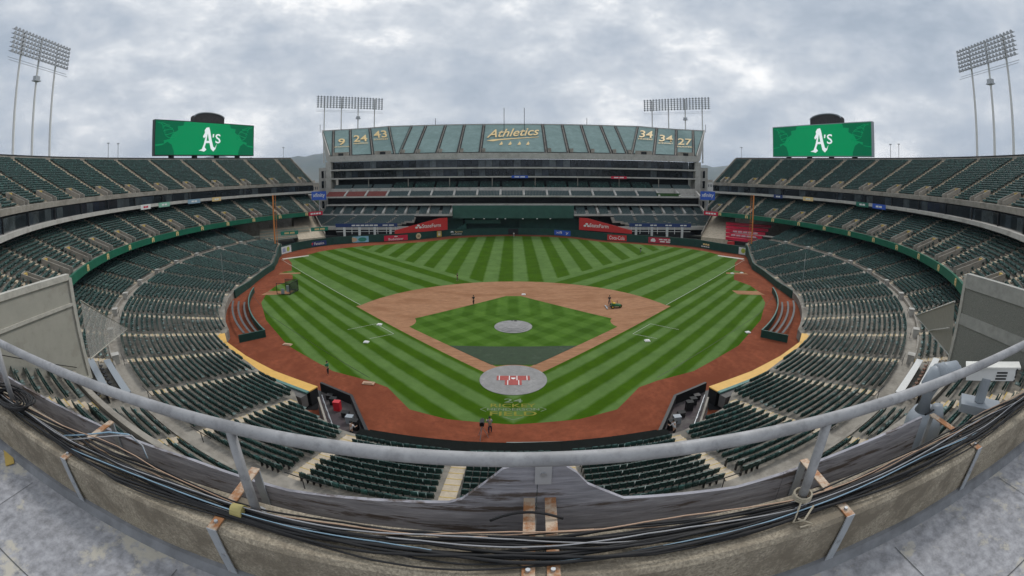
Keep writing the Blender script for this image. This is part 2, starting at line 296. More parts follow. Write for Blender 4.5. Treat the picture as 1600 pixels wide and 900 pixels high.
# ================================================================ grandstands
SEATS = []      # (x, y, z, phi, deck)
def arange_phi(a, b_, st=1.2): n = max(2, int(abs(b_ - a) / st) + 1); return np.linspace(a, b_, n)
def terrace(name, P, phis, m, root, clip=False, skirt=0.0):
    b = MB(); prof = []
    for ph in phis:
        c = []; rf = rfront(ph) if clip else 0
        if skirt or clip: c.append((max(P['R0'], rf), P['z0'] - (skirt or 1.0)))
        for i in range(P['n']):
            r0 = max(P['R0'] + P['dR'] * i, rf); r1 = max(P['R0'] + P['dR'] * (i + 1), rf); z = P['z0'] + P['dz'] * i
            c += [(r0, z), (r1, z)]
        prof.append([lpol(r, ph, z) for r, z in c])
    n = len(prof[0])
    for p in prof: b.v += p
    for k in range(len(prof) - 1):
        for j in range(n - 1): b.f.append((k * n + j, k * n + j + 1, (k + 1) * n + j + 1, (k + 1) * n + j)); b.mi.append(0)
    return b.build(name, m, root, local=True)
def arcband(name, r0, r1, z0, z1, phis, m, root):
    b = MB(); n = len(phis)
    for ph in phis: b.v += [lpol(r0, ph, z0), lpol(r1, ph, z0), lpol(r1, ph, z1), lpol(r0, ph, z1)]
    for k in range(n - 1):
        for j in range(4): b.f.append((k * 4 + j, k * 4 + (j + 1) % 4, k * 4 + 4 + (j + 1) % 4, k * 4 + 4 + j)); b.mi.append(0)
    b.f += [(0, 1, 2, 3), (n * 4 - 4, n * 4 - 1, n * 4 - 2, n * 4 - 3)]; b.mi += [0, 0]
    return b.build(name, m, root, local=True)
def stair_mesh(P, i0=0, i1=None, w=1.05):
    b = MB(); i1 = i1 or P['n']
    for i in range(i0, i1):
        r = P['R0'] + P['dR'] * i; z = P['z0'] + P['dz'] * i
        b.box(-w / 2, w / 2, r + .01, r + P['dR'] + .01, z - .1, z + .03); b.box(-w / 2, w / 2, r + P['dR'] * .55, r + P['dR'] + .012, z + .03, z + P['dz'] * .5 + .03)
        b.box(-w / 2, w / 2, r + .005, r + .07, z + .031, z + .04, 1)
    me = bpy.data.meshes.new('aisle_stair'); me.from_pydata(b.v, [], b.f); me.materials.append(stairm); me.materials.append(yel); me.polygons.foreach_set('material_index', b.mi); return me
def add_seats(P, phis, aisles, deck, i0=0, clip=False, half=.75, ok=None):
    a0, a1 = min(phis), max(phis)
    for i in range(i0, P['n']):
        r = P['R0'] + P['dR'] * (i + .62); z = P['z0'] + P['dz'] * i; st = math.degrees(.5 / r)
        for ph in np.arange(a0 + .3, a1 - .2, st):
            if clip and r < rfront(ph) + .5: continue
            if min(abs(abs(ph) - a) for a in aisles) * pi / 180 * r < half: continue
            if ok and not ok(i, ph, r): continue
            SEATS.append((r * sin(R(ph)), YC + r * cos(R(ph)), z, ph, (deck, i)))
ST_MID, ST_UP, ST_BACK = stair_mesh(MID, w=1.25), stair_mesh(UP, w=1.4), stair_mesh(BACK)
def vom_mesh(P, n):                 # entrance well cut into the front rows: two sloped side walls, back wall with yellow top
    b = MB(); r0 = P['R0'] - .1; r1 = P['R0'] + P['dR'] * n; z0 = P['z0']; z1 = P['z0'] + P['dz'] * n
    for s in (-1, 1):
        x0, x1 = s * 1.15, s * .93
        b.hexa([(x0, r0, z0 - .4), (x1, r0, z0 - .4), (x1, r1, z0 - .4), (x0, r1, z0 - .4), (x0, r0, z0 + .95), (x1, r0, z0 + .95), (x1, r1, z1 + .75), (x0, r1, z1 + .75)])
    b.box(-1.15, 1.15, r1, r1 + .2, z0, z1 + .78); b.box(-.55, .55, r1 - .4, r1 - .01, z1 + .1, z1 + .62, 1); b.box(-.92, .92, r0 + .3, r1 - .3, z0 + .0, z0 + .12, 2)
    me = bpy.data.meshes.new('entrance_well'); me.from_pydata(b.v, [], b.f)
    for m in (conc, yel, dark): me.materials.append(m)
    me.polygons.foreach_set('material_index', b.mi); return me
VM_UP, VM_MID = vom_mesh(UP, 4), vom_mesh(MID, 5)
b = MB(); b.box(-1.36, 1.36, -.03, .03, 0, 2.0); PANE = bpy.data.meshes.new('window_pane'); PANE.from_pydata(b.v, [], b.f); PANE.materials.append(glass)
PS = [PANE, PANE, PANE, PANE]
for c_ in ((.045, .055, .06), (.03, .04, .05)):
    q_ = PANE.copy(); q_.materials.clear(); q_.materials.append(mat(f'suite_glass_{len(PS)}', c_, .15, .5, .5, spec=.6)); PS.append(q_)
for s in (-1, 1):
    side = 'left' if s < 0 else 'right'
    g = thing('grandstand', f'curved three-deck grandstand of green seats along the {side} field line', 'grandstand', (0, YC, 0), 'grandstands curving round the field')
    pl = s * arange_phi(73, 180); pb = s * arange_phi(76, 180); pm = s * arange_phi(53.4, 180); pu = s * arange_phi(52.2, 142)
    terrace('lower_terrace', LOW, pl, tread, g, clip=True)
    rl = LOW['R0'] + LOW['dR'] * LOW['n']; zl = LOW['z0'] + LOW['dz'] * LOW['n']
    arcband('walkway', rl, BACK['R0'] + .05, 3.6, zl, pl, conc, g); arcband('walkway_kerb', BACK['R0'] - .25, BACK['R0'], zl, zl + .55, pb, conc, g)
    terrace('rear_terrace', BACK, pb, tread, g)
    terrace('middle_terrace', MID, pm, tread, g); terrace('upper_terrace', UP, pu, tread, g)
    arcband('ribbon_board', 87.15, 87.6, 9.35, 10.75, s * arange_phi(57.5, 156), greenl, g)
    arcband('deck_edge', 87.2, 87.6, 9.5, 10.9, s * arange_phi(156, 180), conc, g)
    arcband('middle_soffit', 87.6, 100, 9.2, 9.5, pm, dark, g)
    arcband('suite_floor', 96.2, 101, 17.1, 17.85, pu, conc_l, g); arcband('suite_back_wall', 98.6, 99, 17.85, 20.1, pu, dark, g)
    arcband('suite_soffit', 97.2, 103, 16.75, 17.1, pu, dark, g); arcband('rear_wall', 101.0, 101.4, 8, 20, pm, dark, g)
    arcband('upper_fascia', 98.0, 99.25, 20.15, 21.15, pu, conc, g)
    zt = UP['z0'] + UP['dz'] * UP['n']; rt = UP['R0'] + UP['dR'] * UP['n']
    arcband('rear_parapet', rt, rt + .3, zt - .6, zt + .65, pu, conc, g); arcband('rim_rail', rt + .3, rt + .5, zt + .3, zt + 1.0, pu, dark, g)
    arcband('outer_wall', rt + .5, rt + .8, 0, zt, pu, conc, g)
    for P_, ph, n in ((UP, 52.2, 'end_wall'), (MID, 53.4, 'end_wall')):
        b = MB(); r0, r1 = P_['R0'] - .4, P_['R0'] + P_['dR'] * P_['n']; z0, z1 = P_['z0'], P_['z0'] + P_['dz'] * P_['n']
        a0, a1 = s * (ph - .15), s * ph
        b.hexa([lpol(r0, a0, z0 - 1), lpol(r1, a0, z1 - 2.2), lpol(r1, a1, z1 - 2.2), lpol(r0, a1, z0 - 1), lpol(r0, a0, z0 + .75), lpol(r1, a0, z1 + .75), lpol(r1, a1, z1 + .75), lpol(r0, a1, z0 + .75)]); b.build(n, conc, g, local=True)
    for a in A_UP:
        if a < 142: inst(ST_UP, 'aisle_stair', g, (0, 0, .01), -s * R(a)); inst(VM_UP, 'entrance_well', g, (0, 0, .01), -s * R(a - 1.35))
    for a in A_MID:
        if a < 172: inst(ST_MID, 'aisle_stair', g, (0, 0, .01), -s * R(a))
        if a < 150: inst(VM_MID, 'entrance_well', g, (0, 0, .01), -s * R(a - 1.6))
        if a < 155:
            b = MB()
            for x0, x1, z0, z1 in ((-.55, -.2, 9.55, 10.5), (.2, .55, 9.55, 10.5), (-.3, .3, 9.95, 10.15), (-.3, .3, 10.35, 10.6)): b.box(x0, x1, 87.08, 87.14, z0, z1)
            o = b.build('ribbon_emblem', gold, g, local=True); o.rotation_euler = (0, 0, -s * R(a + .4))
    for a in A_LOW:
        if a > 76:
            inst(ST_BACK, 'aisle_stair', g, (0, 0, .01), -s * R(a))
        k = max(0, int(math.ceil((rfront(a) + .3 - LOW['R0']) / LOW['dR'])))
        if k < LOW['n'] - 1 and a > 73: inst(stair_mesh(LOW, k), 'aisle_stair', g, (0, 0, .01), -s * R(a))
        b = MB(); b.box(-.5, .5, 80.3, 81.1, zl + .01, zl + 1.0); b.box(-.55, .55, 80.2, 81.15, zl + 1.0, zl + 1.1)
        if 78 < a < 150: o = b.build('walkway_box', conc_l, g, local=True); o.rotation_euler = (0, 0, -s * R(a))
    for a in np.arange(80, 171, 2.45):
        b = MB(); b.bar((-.0, 79.9, zl + .02), (0, 79.9, zl + .95), .05, .05); b.bar((-1.4, 79.9, zl + .93), (1.4, 79.9, zl + .93), .05, .05)
        if min(abs(a - q_) for q_ in A_LOW) < 1.3: o = b.build('walkway_rail', dark, g, local=True); o.rotation_euler = (0, 0, -s * R(a))
    for k in range(int(88 / 1.62)):          # glazing of the suites
        a = 53.2 + 1.62 * k
        inst(random.choice(PS), 'window_pane', g, lpol(97.3, s * a, 17.95), -s * R(a))
    for a in A_UP: b = MB(); b.box(-.09, .09, 97.0, 97.25, 17.85, 20.15); o = b.build('suite_mullion', dark, g, local=True); o.rotation_euler = (0, 0, -s * R(a + .8))
    add_seats(LOW, pl, A_LOW, 'low', clip=True); add_seats(BACK, pb, A_LOW, 'back', ok=lambda i, ph, r: not (i < 7 and 147.5 < abs(ph) < 158))
    add_seats(MID, pm, A_MID, 'mid', half=.85, ok=lambda i, ph, r: not (i < 5 and min(abs(abs(ph) - a + 1.6) for a in A_MID) * r * pi / 180 < 1.35 and abs(ph) < 150))
    add_seats(UP, pu, A_UP, 'up', half=.95, ok=lambda i, ph, r: not (i < 4 and min(abs(abs(ph) - a + 1.35) for a in A_UP) * r * pi / 180 < 1.4))
for s in (-1, 1):
    t = thing('folded_cover', f'white cover sheet spread over the {"right" if s > 0 else "left"} end seats of the upper deck', 'cover', pol(100, s * 138, 21)); b = MB()
    for k in range(6): a0, a1 = 134.8 + 1.2 * k, 136.0 + 1.2 * k; b.hexa([lp for lp in (pol(99.3, s * a0, 21.4), pol(99.3, s * a1, 21.4), pol(106, s * a1, 24.6 - .3 * (k % 2)), pol(106, s * (a0 + 1), 24.6))] + [pol(99.3, s * a0, 22.1), pol(99.3, s * a1, 22.2), pol(106, s * a1, 25.3), pol(106, s * (a0 + 1), 25.2)])
    b.build('sheet', white, t)
# ---- seats: one detailed kind for the 300 that show largest, all others one mass
def seat_boxes(down):
    b = MB()
    b.hexa([(-.22, .14, .40), (.22, .14, .40), (.22, .19, .40), (-.22, .19, .40), (-.205, .20, .84), (.205, .20, .84), (.205, .26, .84), (-.205, .26, .84)])
    if down: b.hexa([(-.21, -.24, .43), (.21, -.24, .43), (.21, .14, .40), (-.21, .14, .40), (-.21, -.24, .48), (.21, -.24, .48), (.21, .14, .45), (-.21, .14, .45)], 1)
    else: b.hexa([(-.21, -.06, .44), (.21, -.06, .44), (.21, .07, .42), (-.21, .07, .42), (-.20, .03, .76), (.20, .03, .76), (.20, .10, .76), (-.20, .10, .76)])
    return b
SA = np.array([(x, y, z, ph) for x, y, z, ph, d in SEATS]); 
dv = SA[:, :3] + np.array([0, 0, .5]) - np.array([CX, CY, CZ]); hd = np.hypot(dv[:, 0], dv[:, 1]); dist = np.sqrt((dv ** 2).sum(1))
vis = (dv[:, 1] > 3) & (dv[:, 2] / dv[:, 1] > -.90) & (np.abs(np.degrees(np.arctan2(dv[:, 0], dv[:, 1]))) < 60) & (dist < 60)
order = np.where(vis)[0][np.argsort(dist[vis])][:300]; near = np.zeros(len(SA), bool); near[order] = True
far = SA[~near]; fl = rng.random(len(far)) < .24
tv, tf, tm = [], [], []; base = 0
for dn in (False, True):
    tb = seat_boxes(dn); V0 = np.array(tb.v); F0 = np.array(tb.f); Q = far[fl == dn]; n = len(Q)
    a = -np.radians(Q[:, 3]); ca, sa = np.cos(a)[:, None], np.sin(a)[:, None]
    X = V0[:, 0] * ca - V0[:, 1] * sa + Q[:, 0][:, None]; Y = V0[:, 0] * sa + V0[:, 1] * ca + Q[:, 1][:, None]; Z = V0[:, 2] + Q[:, 2][:, None]
    tv.append(np.stack([X, Y, Z], 2).reshape(-1, 3)); tf.append((F0[None] + (base + np.arange(n) * len(V0))[:, None, None]).reshape(-1, 4)); base += n * len(V0)
    tm.append(np.tile(np.array(tb.mi), n))
tv = np.concatenate(tv); tf = np.concatenate(tf); tm = np.concatenate(tm)
me = bpy.data.meshes.new('stadium_seating'); me.vertices.add(len(tv)); me.vertices.foreach_set('co', tv.ravel()); me.loops.add(tf.size); me.loops.foreach_set('vertex_index', tf.ravel().astype(np.int32))
me.polygons.add(len(tf)); me.polygons.foreach_set('loop_start', np.arange(len(tf), dtype=np.int32) * 4); me.materials.append(seatg); me.materials.append(seat_sheen)
me.polygons.foreach_set('material_index', tm.astype(np.int32)); me.update(calc_edges=True)
o = bpy.data.objects.new('stadium_seating', me); COL.objects.link(o); o['kind'] = 'stuff'; o['label'] = 'rows of dark green folding seats filling the decks of both grandstands'; o['category'] = 'seating'
def smesh(name, fn, m):
    b = MB(); fn(b); me = bpy.data.meshes.new(name); me.from_pydata(b.v, [], b.f); me.materials.append(m); return me
def f_back(b): b.hexa([(-.22, .14, .40), (.22, .14, .40), (.22, .18, .40), (-.22, .18, .40), (-.20, .21, .85), (.20, .21, .85), (.20, .25, .85), (-.20, .25, .85)]); b.bar((-.20, .235, .855), (.20, .235, .855), .06, .03)
def f_up(b): b.hexa([(-.21, -.06, .44), (.21, -.06, .44), (.21, .06, .42), (-.21, .06, .42), (-.20, .04, .76), (.20, .04, .76), (.20, .10, .76), (-.20, .10, .76)])
def f_dn(b): b.hexa([(-.21, -.24, .44), (.21, -.24, .44), (.21, .14, .40), (-.21, .14, .40), (-.21, -.24, .49), (.21, -.24, .49), (.21, .14, .45), (-.21, .14, .45)])
def f_std(b):
    b.box(.232, .258, -.02, .2, .0, .48); b.box(.232, .258, -.14, .22, .60, .64); b.bar((.245, .18, .45), (.245, .21, .62), .026, .05)
MBK, MUP, MDN, MST = smesh('backrest', f_back, seatg), smesh('seat_pan', f_up, seatg), smesh('seat_pan', f_dn, seat_sheen), smesh('support', f_std, black)
ORD = 'first second third fourth fifth sixth seventh eighth ninth tenth eleventh twelfth thirteenth fourteenth fifteenth sixteenth seventeenth eighteenth nineteenth twentieth last last last last last'.split()
for i in order:
    x, y, z, ph, deck = SEATS[i]
    dk, ri = deck; ri = LOW['n'] - ri if dk == 'low' else ri + 1; sdn = 'left' if ph < 0 else 'right'
    blk_ = 'centre block' if abs(ph) > 177 else f'{["first", "second", "third", "fourth", "fifth"][min(4, int((177 - abs(ph)) // 7.35))]} {sdn} block'
    wh = {'low': f'{ORD[ri - 1]} row below walkway', 'back': f'{ORD[ri - 1]} row above walkway', 'mid': f'middle deck {ORD[ri - 1]} row', 'up': f'upper deck {ORD[ri - 1]} row'}[dk]
    an = min((a * (1 if ph > 0 else -1) for a in A_LOW + [183.0]), key=lambda a: abs(ph - a)); si = ORD[min(24, max(0, int(abs(ph - an) * pi / 180 * math.hypot(x, y - YC) / .5 - .9)))]; hs = 'right' if x > math.hypot(x, y - YC) * sin(R(an)) else 'left'
    t = thing('stadium_seat', f'green folding seat, {wh}, {si} seat {hs} of its aisle, {blk_}', 'seat', (x, y, z), 'folding seats behind home plate'); t.rotation_euler = (0, 0, -R(ph))
    dn = random.random() < .25
    for nm, ms in (('backrest', MBK), ('seat_pan', MDN if dn else MUP), ('support', MST)): inst(ms, nm, t)
# ================================================================ walls round the field, dugouts, side boxes
def wallrun(name, pts, h, w, m, label, cat='wall', z0=-.05, capm=None):
    t = thing(name, label, cat, (pts[0][0], pts[0][1], 0)); b = MB(); c = MB()
    for p, q in zip(pts[:-1], pts[1:]):
        d = Vector((q[0] - p[0], q[1] - p[1], 0)).normalized() * (w / 2); b.bar((p[0] - d.x, p[1] - d.y, (h + z0) / 2), (q[0] + d.x, q[1] + d.y, (h + z0) / 2), w, h - z0); c.bar((p[0], p[1], h + .04), (q[0], q[1], h + .04), w + .06, .08)
    b.build('wall_panel', m, t); c.build('wall_cap', capm or m, t); return t
wallrun('outfield_wall', OUTW, 2.5, .35, green, 'dark green padded outfield wall curving from pole to pole')
for s in (-1, 1):
    sd_ = 'left' if s < 0 else 'right'
    FW = wallrun('field_wall', [pol(rfront(p) - .1, s * p, 0)[:2] for p in np.arange(75, 110, 3)], 1.05, .25, green, f'low dark green wall in front of the {sd_} field seats')
    for a in np.arange(74, 116, 3):
        b = MB(); r0_, r1_ = rfront(a) - .18, rfront(a + 3) - .18; zz = [LOW['z0'] + LOW['dz'] * max(0, (rr_ - LOW['R0']) / LOW['dR'] + .6) + .35 for rr_ in (r0_, r1_)]
        P0, P1 = Vector(pol(r0_, s * a, 0)), Vector(pol(r1_, s * (a + 3), 0)); n_ = (P1 - P0).normalized().cross(Vector((0, 0, 1))) * .14
        b.hexa([P0 - n_, P0 + n_, P1 + n_, P1 - n_] + [q_ + Vector((0, 0, z_)) for q_, z_ in ((P0 - n_, zz[0]), (P0 + n_, zz[0]), (P1 + n_, zz[1]), (P1 - n_, zz[1]))]); b.build('wall_segment', green, FW)
    # box of benches beside the dugout
    t = thing('bench_box', f'sunken box of metal benches beside the {sd_} dugout', 'bench', (*pol(60, s * 131, 0)[:2], 0))
    for k in range(3):
        b = MB(); pa = [pol(58.4 + 1.1 * k, s * p, .5 + .22 * k) for p in np.linspace(121, 139.5, 9)]
        for p, q in zip(pa[:-1], pa[1:]): b.bar(p, q, .36, .07)
        b.build('bench', mat('bench_grey', (.10, .10, .10), .7), t)
    b = MB(); pa = [pol(57.5, s * p, .5) for p in np.linspace(112, 140.5, 13)]
    for p, q in zip(pa[:-1], pa[1:]): b.bar(p, q, .15, 1.1)
    b.bar(pol(57.5, s * 140.5, .55), pol(61.8, s * 140.5, .55), .25, 1.2); b.build('front_panel', green, t)
    b = MB()
    for p, q in zip(pa[:-1], pa[1:]): b.bar((p[0], p[1], 1.1), (q[0], q[1], 1.1), .2, .08)
    b.build('padding', mat('teal_pad', (.06, .16, .14), .6), t)
    # dugout: yellow roof strip, grey back wall, sunken pit with rail and bench
    d = thing('dugout', f'{sd_} dugout with long yellow roof strip and dark pit', 'dugout', (s * 29, -4, 0), 'dugouts beside home plate')
    ro = [(s * 41.2, 3.4), (s * 38.6, .4), (s * 33.0, -3.0), (s * 27, -5.9), (s * 20.4, -8.2)]; b = MB(); c = MB(); w = MB()
    for p, q in zip(ro[:-1], ro[1:]):
        b.bar((*p, 1.75), (*q, 1.75), 1.35, .12); n = Vector((q[0] - p[0], q[1] - p[1], 0)).normalized().cross(Vector((0, 0, -s))); e_ = .86
        c.bar((p[0] + n.x * e_, p[1] + n.y * e_, 1.74), (q[0] + n.x * e_, q[1] + n.y * e_, 1.74), .4, .16); w.bar((p[0] + n.x * 1.5, p[1] + n.y * 1.5, .95), (q[0] + n.x * 1.5, q[1] + n.y * 1.5, .95), .9, 1.3)
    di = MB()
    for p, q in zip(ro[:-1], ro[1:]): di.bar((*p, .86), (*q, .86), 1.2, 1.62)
    di.build('interior_shade', dark, d)  # solid dark block standing in for the shade inside the dugout
    b.build('roof_strip', mat('dugout_yellow', (.72, .42, .10), .6, .08, 1), d); c.build('roof_edge', mat('dugout_teal', (.10, .22, .20), .6), d); w.build('rear_wall', mat('dugout_grey', (.13, .125, .12), .8), d)
    pit = thing('camera_well', f'sunken black walled camera pit behind the plate on the {sd_}', 'pit', (s * 16, -10, 0))
    po = [(s * 20.9, -5.3), (s * 16.5, -7.4), (s * 12.7, -13.9)]; pi_ = [(s * 19.6, -8.6), (s * 15.2, -16.2)]
    b = MB(); b.quad((s * 24.0, -4.6, .02), (s * 20.9, -5.3, .02), (s * 19.7, -9.4, .02), (s * 24, -10.4, .02)); b.build('pit_floor', MATS['black_plastic'], pit); b = MB(); b.quad((s * 20.9, -5.3, .03), (s * 16.5, -7.4, .03), (s * 12.7, -13.9, .03), (s * 15.2, -17.2, .03), (s * 19.9, -8.8, .03)); b.build('pit_floor', mat('pit_floor', (.10, .09, .085), .8, .3, .8, col2=(.06, .045, .05), amt=.5, s2=.3), pit)
    b = MB()
    for p, q in zip(po[:-1], po[1:]): b.bar((*p, .55), (*q, .55), .3, 1.15)
    b.build('padded_front', black, pit)
    b = MB(); b.bar((s * 19.7, -8.7, .6), (s * 14.9, -16.6, .6), .2, 1.2); b.build('rear_kerb', conc, pit)
    b = MB()
    for k in range(5):
        f = .12 + .17 * k; x = s * (20.3 - 5.0 * f); y = -6.9 - 8.0 * f; b.box(x - .04, x + .04, y - .04, y + .04, .03, 1.0); 
        if k: b.bar((x, y, 1.0), (px, py, 1.0), .06, .06); b.bar((x, y, .5), (px, py, .5), .04, .04)
        px, py = x, y
    b.build('handrail', steel, pit)
    for k in range(6):
        x, y = s * (19.3 - .85 * k - (k > 2) * .4), -6.8 - 1.05 * k
        q = thing('equipment_case', f'{["black", "dark grey", "red" if s < 0 else "low black", "black wheeled", "grey", "small black"][k]} equipment case by the {sd_} camera pit front, {["first", "second", "third", "fourth", "fifth", "sixth"][k]} from the dugout', 'case', (x, y, .03)); b = MB(); hh = .5 + .25 * (k % 3)
        b.box(x - .35, x + .35, y - .3, y + .3, .04, hh); b.build('body', [black, dark, redb if s < 0 else black, black, greyp, black][k], q); b = MB(); b.box(x - .37, x + .37, y - .32, y + .32, hh, hh + .07); b.build('lid', [black, dark, redb if s < 0 else dark, dark, greyp, dark][k], q)
bk = [(s_, y_) for s_, y_ in ((-12.6, -14.7), (-8, -15.2), (-4, -15.5), (0, -15.6), (4, -15.5), (8, -15.2), (12.6, -14.7))]
wallrun('backstop_wall', bk, 1.25, 1.9, mat('black_pad', (.008, .010, .009), .9, spec=.1), 'black padded backstop wall behind home plate')
b = MB(); b.box(1.0 - 1.6, 5.2, -13.9, -13.3, .02, .4); b.box(-.6, 5.2, -13.95, -13.25, .4, .46); tag(b.build('long_bench', mat('bench_green', (.20, .24, .22), .6)), 'long pale green bench on the clay before the backstop', 'bench')
# ================================================================ people
def skinmesh(name, chains, m, root):
    """chains: list of [(x,y,z,r), ...]; grown with a Skin modifier into one surface"""
    vs_, es, rs = [], [], []; idx = {}
    for ch in chains:
        prev = None
        for x, y, z, r in ch:
            k = (round(x, 3), round(y, 3), round(z, 3))
            if k not in idx: idx[k] = len(vs_); vs_.append((x, y, z)); rs.append(r)
            if prev is not None and prev != idx[k]: es.append((prev, idx[k]))
            prev = idx[k]
    me = bpy.data.meshes.new(name); me.from_pydata(vs_, es, []); o = bpy.data.objects.new(name, me); COL.objects.link(o)
    md = o.modifiers.new('skin', 'SKIN'); 
    for i, sv in enumerate(me.skin_vertices[0].data): sv.radius = (rs[i], rs[i]); sv.use_root = (i == 0)
    o.modifiers.new('sub', 'SUBSURF').levels = 1
    dg = bpy.context.evaluated_depsgraph_get(); m2 = bpy.data.meshes.new_from_object(o.evaluated_get(dg)); bpy.data.objects.remove(o); bpy.data.meshes.remove(me)
    m2.materials.clear(); m2.materials.append(m); m2.polygons.foreach_set('use_smooth', [True] * len(m2.polygons)); m2.name = name
    return inst(m2, name, root)
def person(loc, rz, label, shirt, trousers, hair=(.03, .02, .015), stride=.12, arm=(.15, .25), lean=0.0):
    p = thing('person', label, 'person', loc); p.rotation_euler = (0, 0, rz); s = stride; a0, a1 = arm; ln = lean
    hip, chest, neck, head = (0, 0, .92), (0, ln * .6, 1.32), (0, ln, 1.50), (0, ln * 1.15, 1.66)
    legs = [[(*hip, .13), (sx * .10, 0, .86, .095), (sx * .12, sx * s * .5 + .03, .48, .065), (sx * .13, sx * s, .09, .045), (sx * .14, sx * s + .16, .04, .04)] for sx in (-1, 1)]
    arms = [[(*chest, .15), (sx * .19, ln * .8, 1.42, .065), (sx * .27, a0 * .5 + ln, 1.16, .048), (sx * .22, a0 + a1 + ln, 1.02 + a1 * .5, .035), (sx * .21, a0 + a1 + .09 + ln, 1.0 + a1 * .5, .03)] for sx in (-1, 1)]
    spine = [[(*hip, .13), (0, ln * .3, 1.12, .13), (*chest, .15), (*neck, .06), (*head, .105), (0, ln * 1.15, 1.74, .09)]]
    skinmesh('body', spine + legs + arms, skin, p)
    skinmesh('shirt', [[(0, 0, .93, .145), (0, ln * .3, 1.12, .145), (*chest, .168), (0, ln * .95, 1.45, .085)]] + [c[:3] for c in [[(q[0], q[1], q[2], q[3] * 1.16) for q in ar] for ar in arms]], shirt, p)
    skinmesh('trousers', [[(0, 0, .98, .14), (*hip, .145)]] + [[(q[0], q[1], q[2], q[3] * 1.2) for q in lg_[:4]] for lg_ in legs], trousers, p)
    b = MB(); 
    for k in range(4): b.prism(disc(.118 - .028 * k, 10), lambda a, c, d: (a, c + ln * 1.15 - .01, d), 1.68 + .035 * k, 1.715 + .035 * k)
    b.build('cap', mat('cap_dark', (.02, .03, .025), .7), p, local=True); return p
dkg = mat('cloth_dark_green', (.01, .06, .035), .8); blk = mat('cloth_black', (.02, .02, .022), .8); gry = mat('cloth_grey', (.25, .26, .28), .8); khk = mat('cloth_khaki', (.16, .13, .09), .8); nvy = mat('cloth_navy', (.02, .03, .06), .8); brg = mat('cloth_bright_green', (.01, .20, .10), .8); wht = mat('cloth_white', (.6, .6, .6), .8)
person((-7.1, 29.9, .012), .6, 'groundskeeper in dark clothes standing on the infield grass edge left of second base', blk, blk)
person((-12.2, 47.6, .004), 2.0, 'person in dark shirt and khaki trousers standing on the outfield grass behind the infield arc', blk, khk)
person((-21.9, -1.0, .004), 1.2, 'groundskeeper in bright green top holding a hose at the left grass edge', brg, blk, arm=(.2, .3))
person((38.3, 81.1, .004), .3, 'small figure in dark top standing in right field', blk, gry)
person((17.2, 29.0, .008), 3.0, 'person in dark clothes standing behind the green infield groomer', blk, nvy)
person((-2.1, -11.2, .0), .2, 'camera operator in grey top and dark trousers leaning to a tripod camera', gry, nvy, lean=.12, arm=(.25, .3))
person((0.2, 116.2, .004), 3.1, 'tiny figure in light top near the centre field wall', wht, gry)
person((14.4, -13.4, .03), .4, 'person in white shirt bending in the right camera pit', wht, blk, lean=.3)
person((-14.4, -13.6, .03), -.4, 'person in white shirt and black trousers in the left camera pit', wht, blk, lean=.2)
t = thing('tripod_camera', 'black television camera on a striped tripod on the clay behind home plate', 'camera', (-2.75, -12.0, 0)); b = MB()
for a in (0.2, 2.3, 4.4): b.bar((-2.75, -12.0, 1.35), (-2.75 + .55 * cos(a), -12.0 + .55 * sin(a), .0), .05, .05)
b.build('tripod', steel, t); b = MB(); b.box(-2.95, -2.55, -12.2, -11.5, 1.4, 1.75); b.box(-2.85, -2.65, -11.5, -11.15, 1.48, 1.66); b.box(-2.84, -2.6, -12.3, -12.1, 1.75, 1.9); b.build('camera_body', black, t)
# ---- infield groomer, batting screen, bases
t = thing('infield_groomer', 'green and yellow riding groomer parked on the infield dirt near first base', 'groomer', (18.0, 27.3, 0)); jd = mat('tractor_green', (.015, .13, .035), .35, .1, 3); jy = mat('tractor_yellow', (.70, .48, .04), .4, .1, 3)
b = MB(); b.hexa([(17.1, 26.8, .35), (18.9, 26.8, .35), (18.9, 27.8, .35), (17.1, 27.8, .35), (17.2, 26.9, .75), (18.8, 26.9, .6), (18.8, 27.7, .6), (17.2, 27.7, .75)]); b.build('body', jd, t)
b = MB(); b.box(17.4, 17.9, 27.05, 27.55, .78, .9); b.hexa([(17.3, 27.05, .9), (17.42, 27.05, .9), (17.42, 27.55, .9), (17.3, 27.55, .9), (17.2, 27.1, 1.4), (17.3, 27.1, 1.4), (17.3, 27.5, 1.4), (17.2, 27.5, 1.4)]); b.build('seat', jy, t)
for x, y in ((17.3, 26.72), (17.3, 27.88), (18.85, 27.3)):
    b = MB(); b.tube([(x, y - .13, .3), (x, y + .13, .3)], .3, 14); w = b.build('wheel', black, t); b = MB(); b.tube([(x, y - .14, .3), (x, y + .14, .3)], .14, 10); b.build('rim', jy, w)
b = MB(); b.tube([(18.4, 27.3, .7), (18.2, 27.3, 1.15)], .03, 6); b.tube([(18.2 + .0, 27.3 + .2 * cos(k), 1.15 + .2 * sin(k)) for k in np.linspace(0, 6.28, 11)], .02, 5); b.build('steering_wheel', black, t); b = MB(); b.box(16.2, 16.4, 26.3, 28.3, .05, .2); b.bar((16.4, 27.3, .2), (17.2, 27.3, .4), .08, .08); b.build('drag_bar', steel, t)
t = thing('pitching_screen', 'dark framed protective screens standing on the left bullpen mound', 'screen', (-46, 33.5, 0)); b = MB()
for x0, y0, x1, y1 in ((-47.5, 35.2, -44.4, 35.2), (-44.4, 35.2, -44.4, 31.4), (-47.5, 31.4, -44.4, 31.4)):
    for p, q in (((x0, y0, 0), (x0, y0, 2.3)), ((x1, y1, 0), (x1, y1, 2.3)), ((x0, y0, 2.3), (x1, y1, 2.3)), ((x0, y0, .1), (x1, y1, .1))): b.bar(p, q, .09, .09)
b.build('frame', black, t); net = mat('black_netting', (.03, .035, .035), .8, .2, 3, alpha=.35)
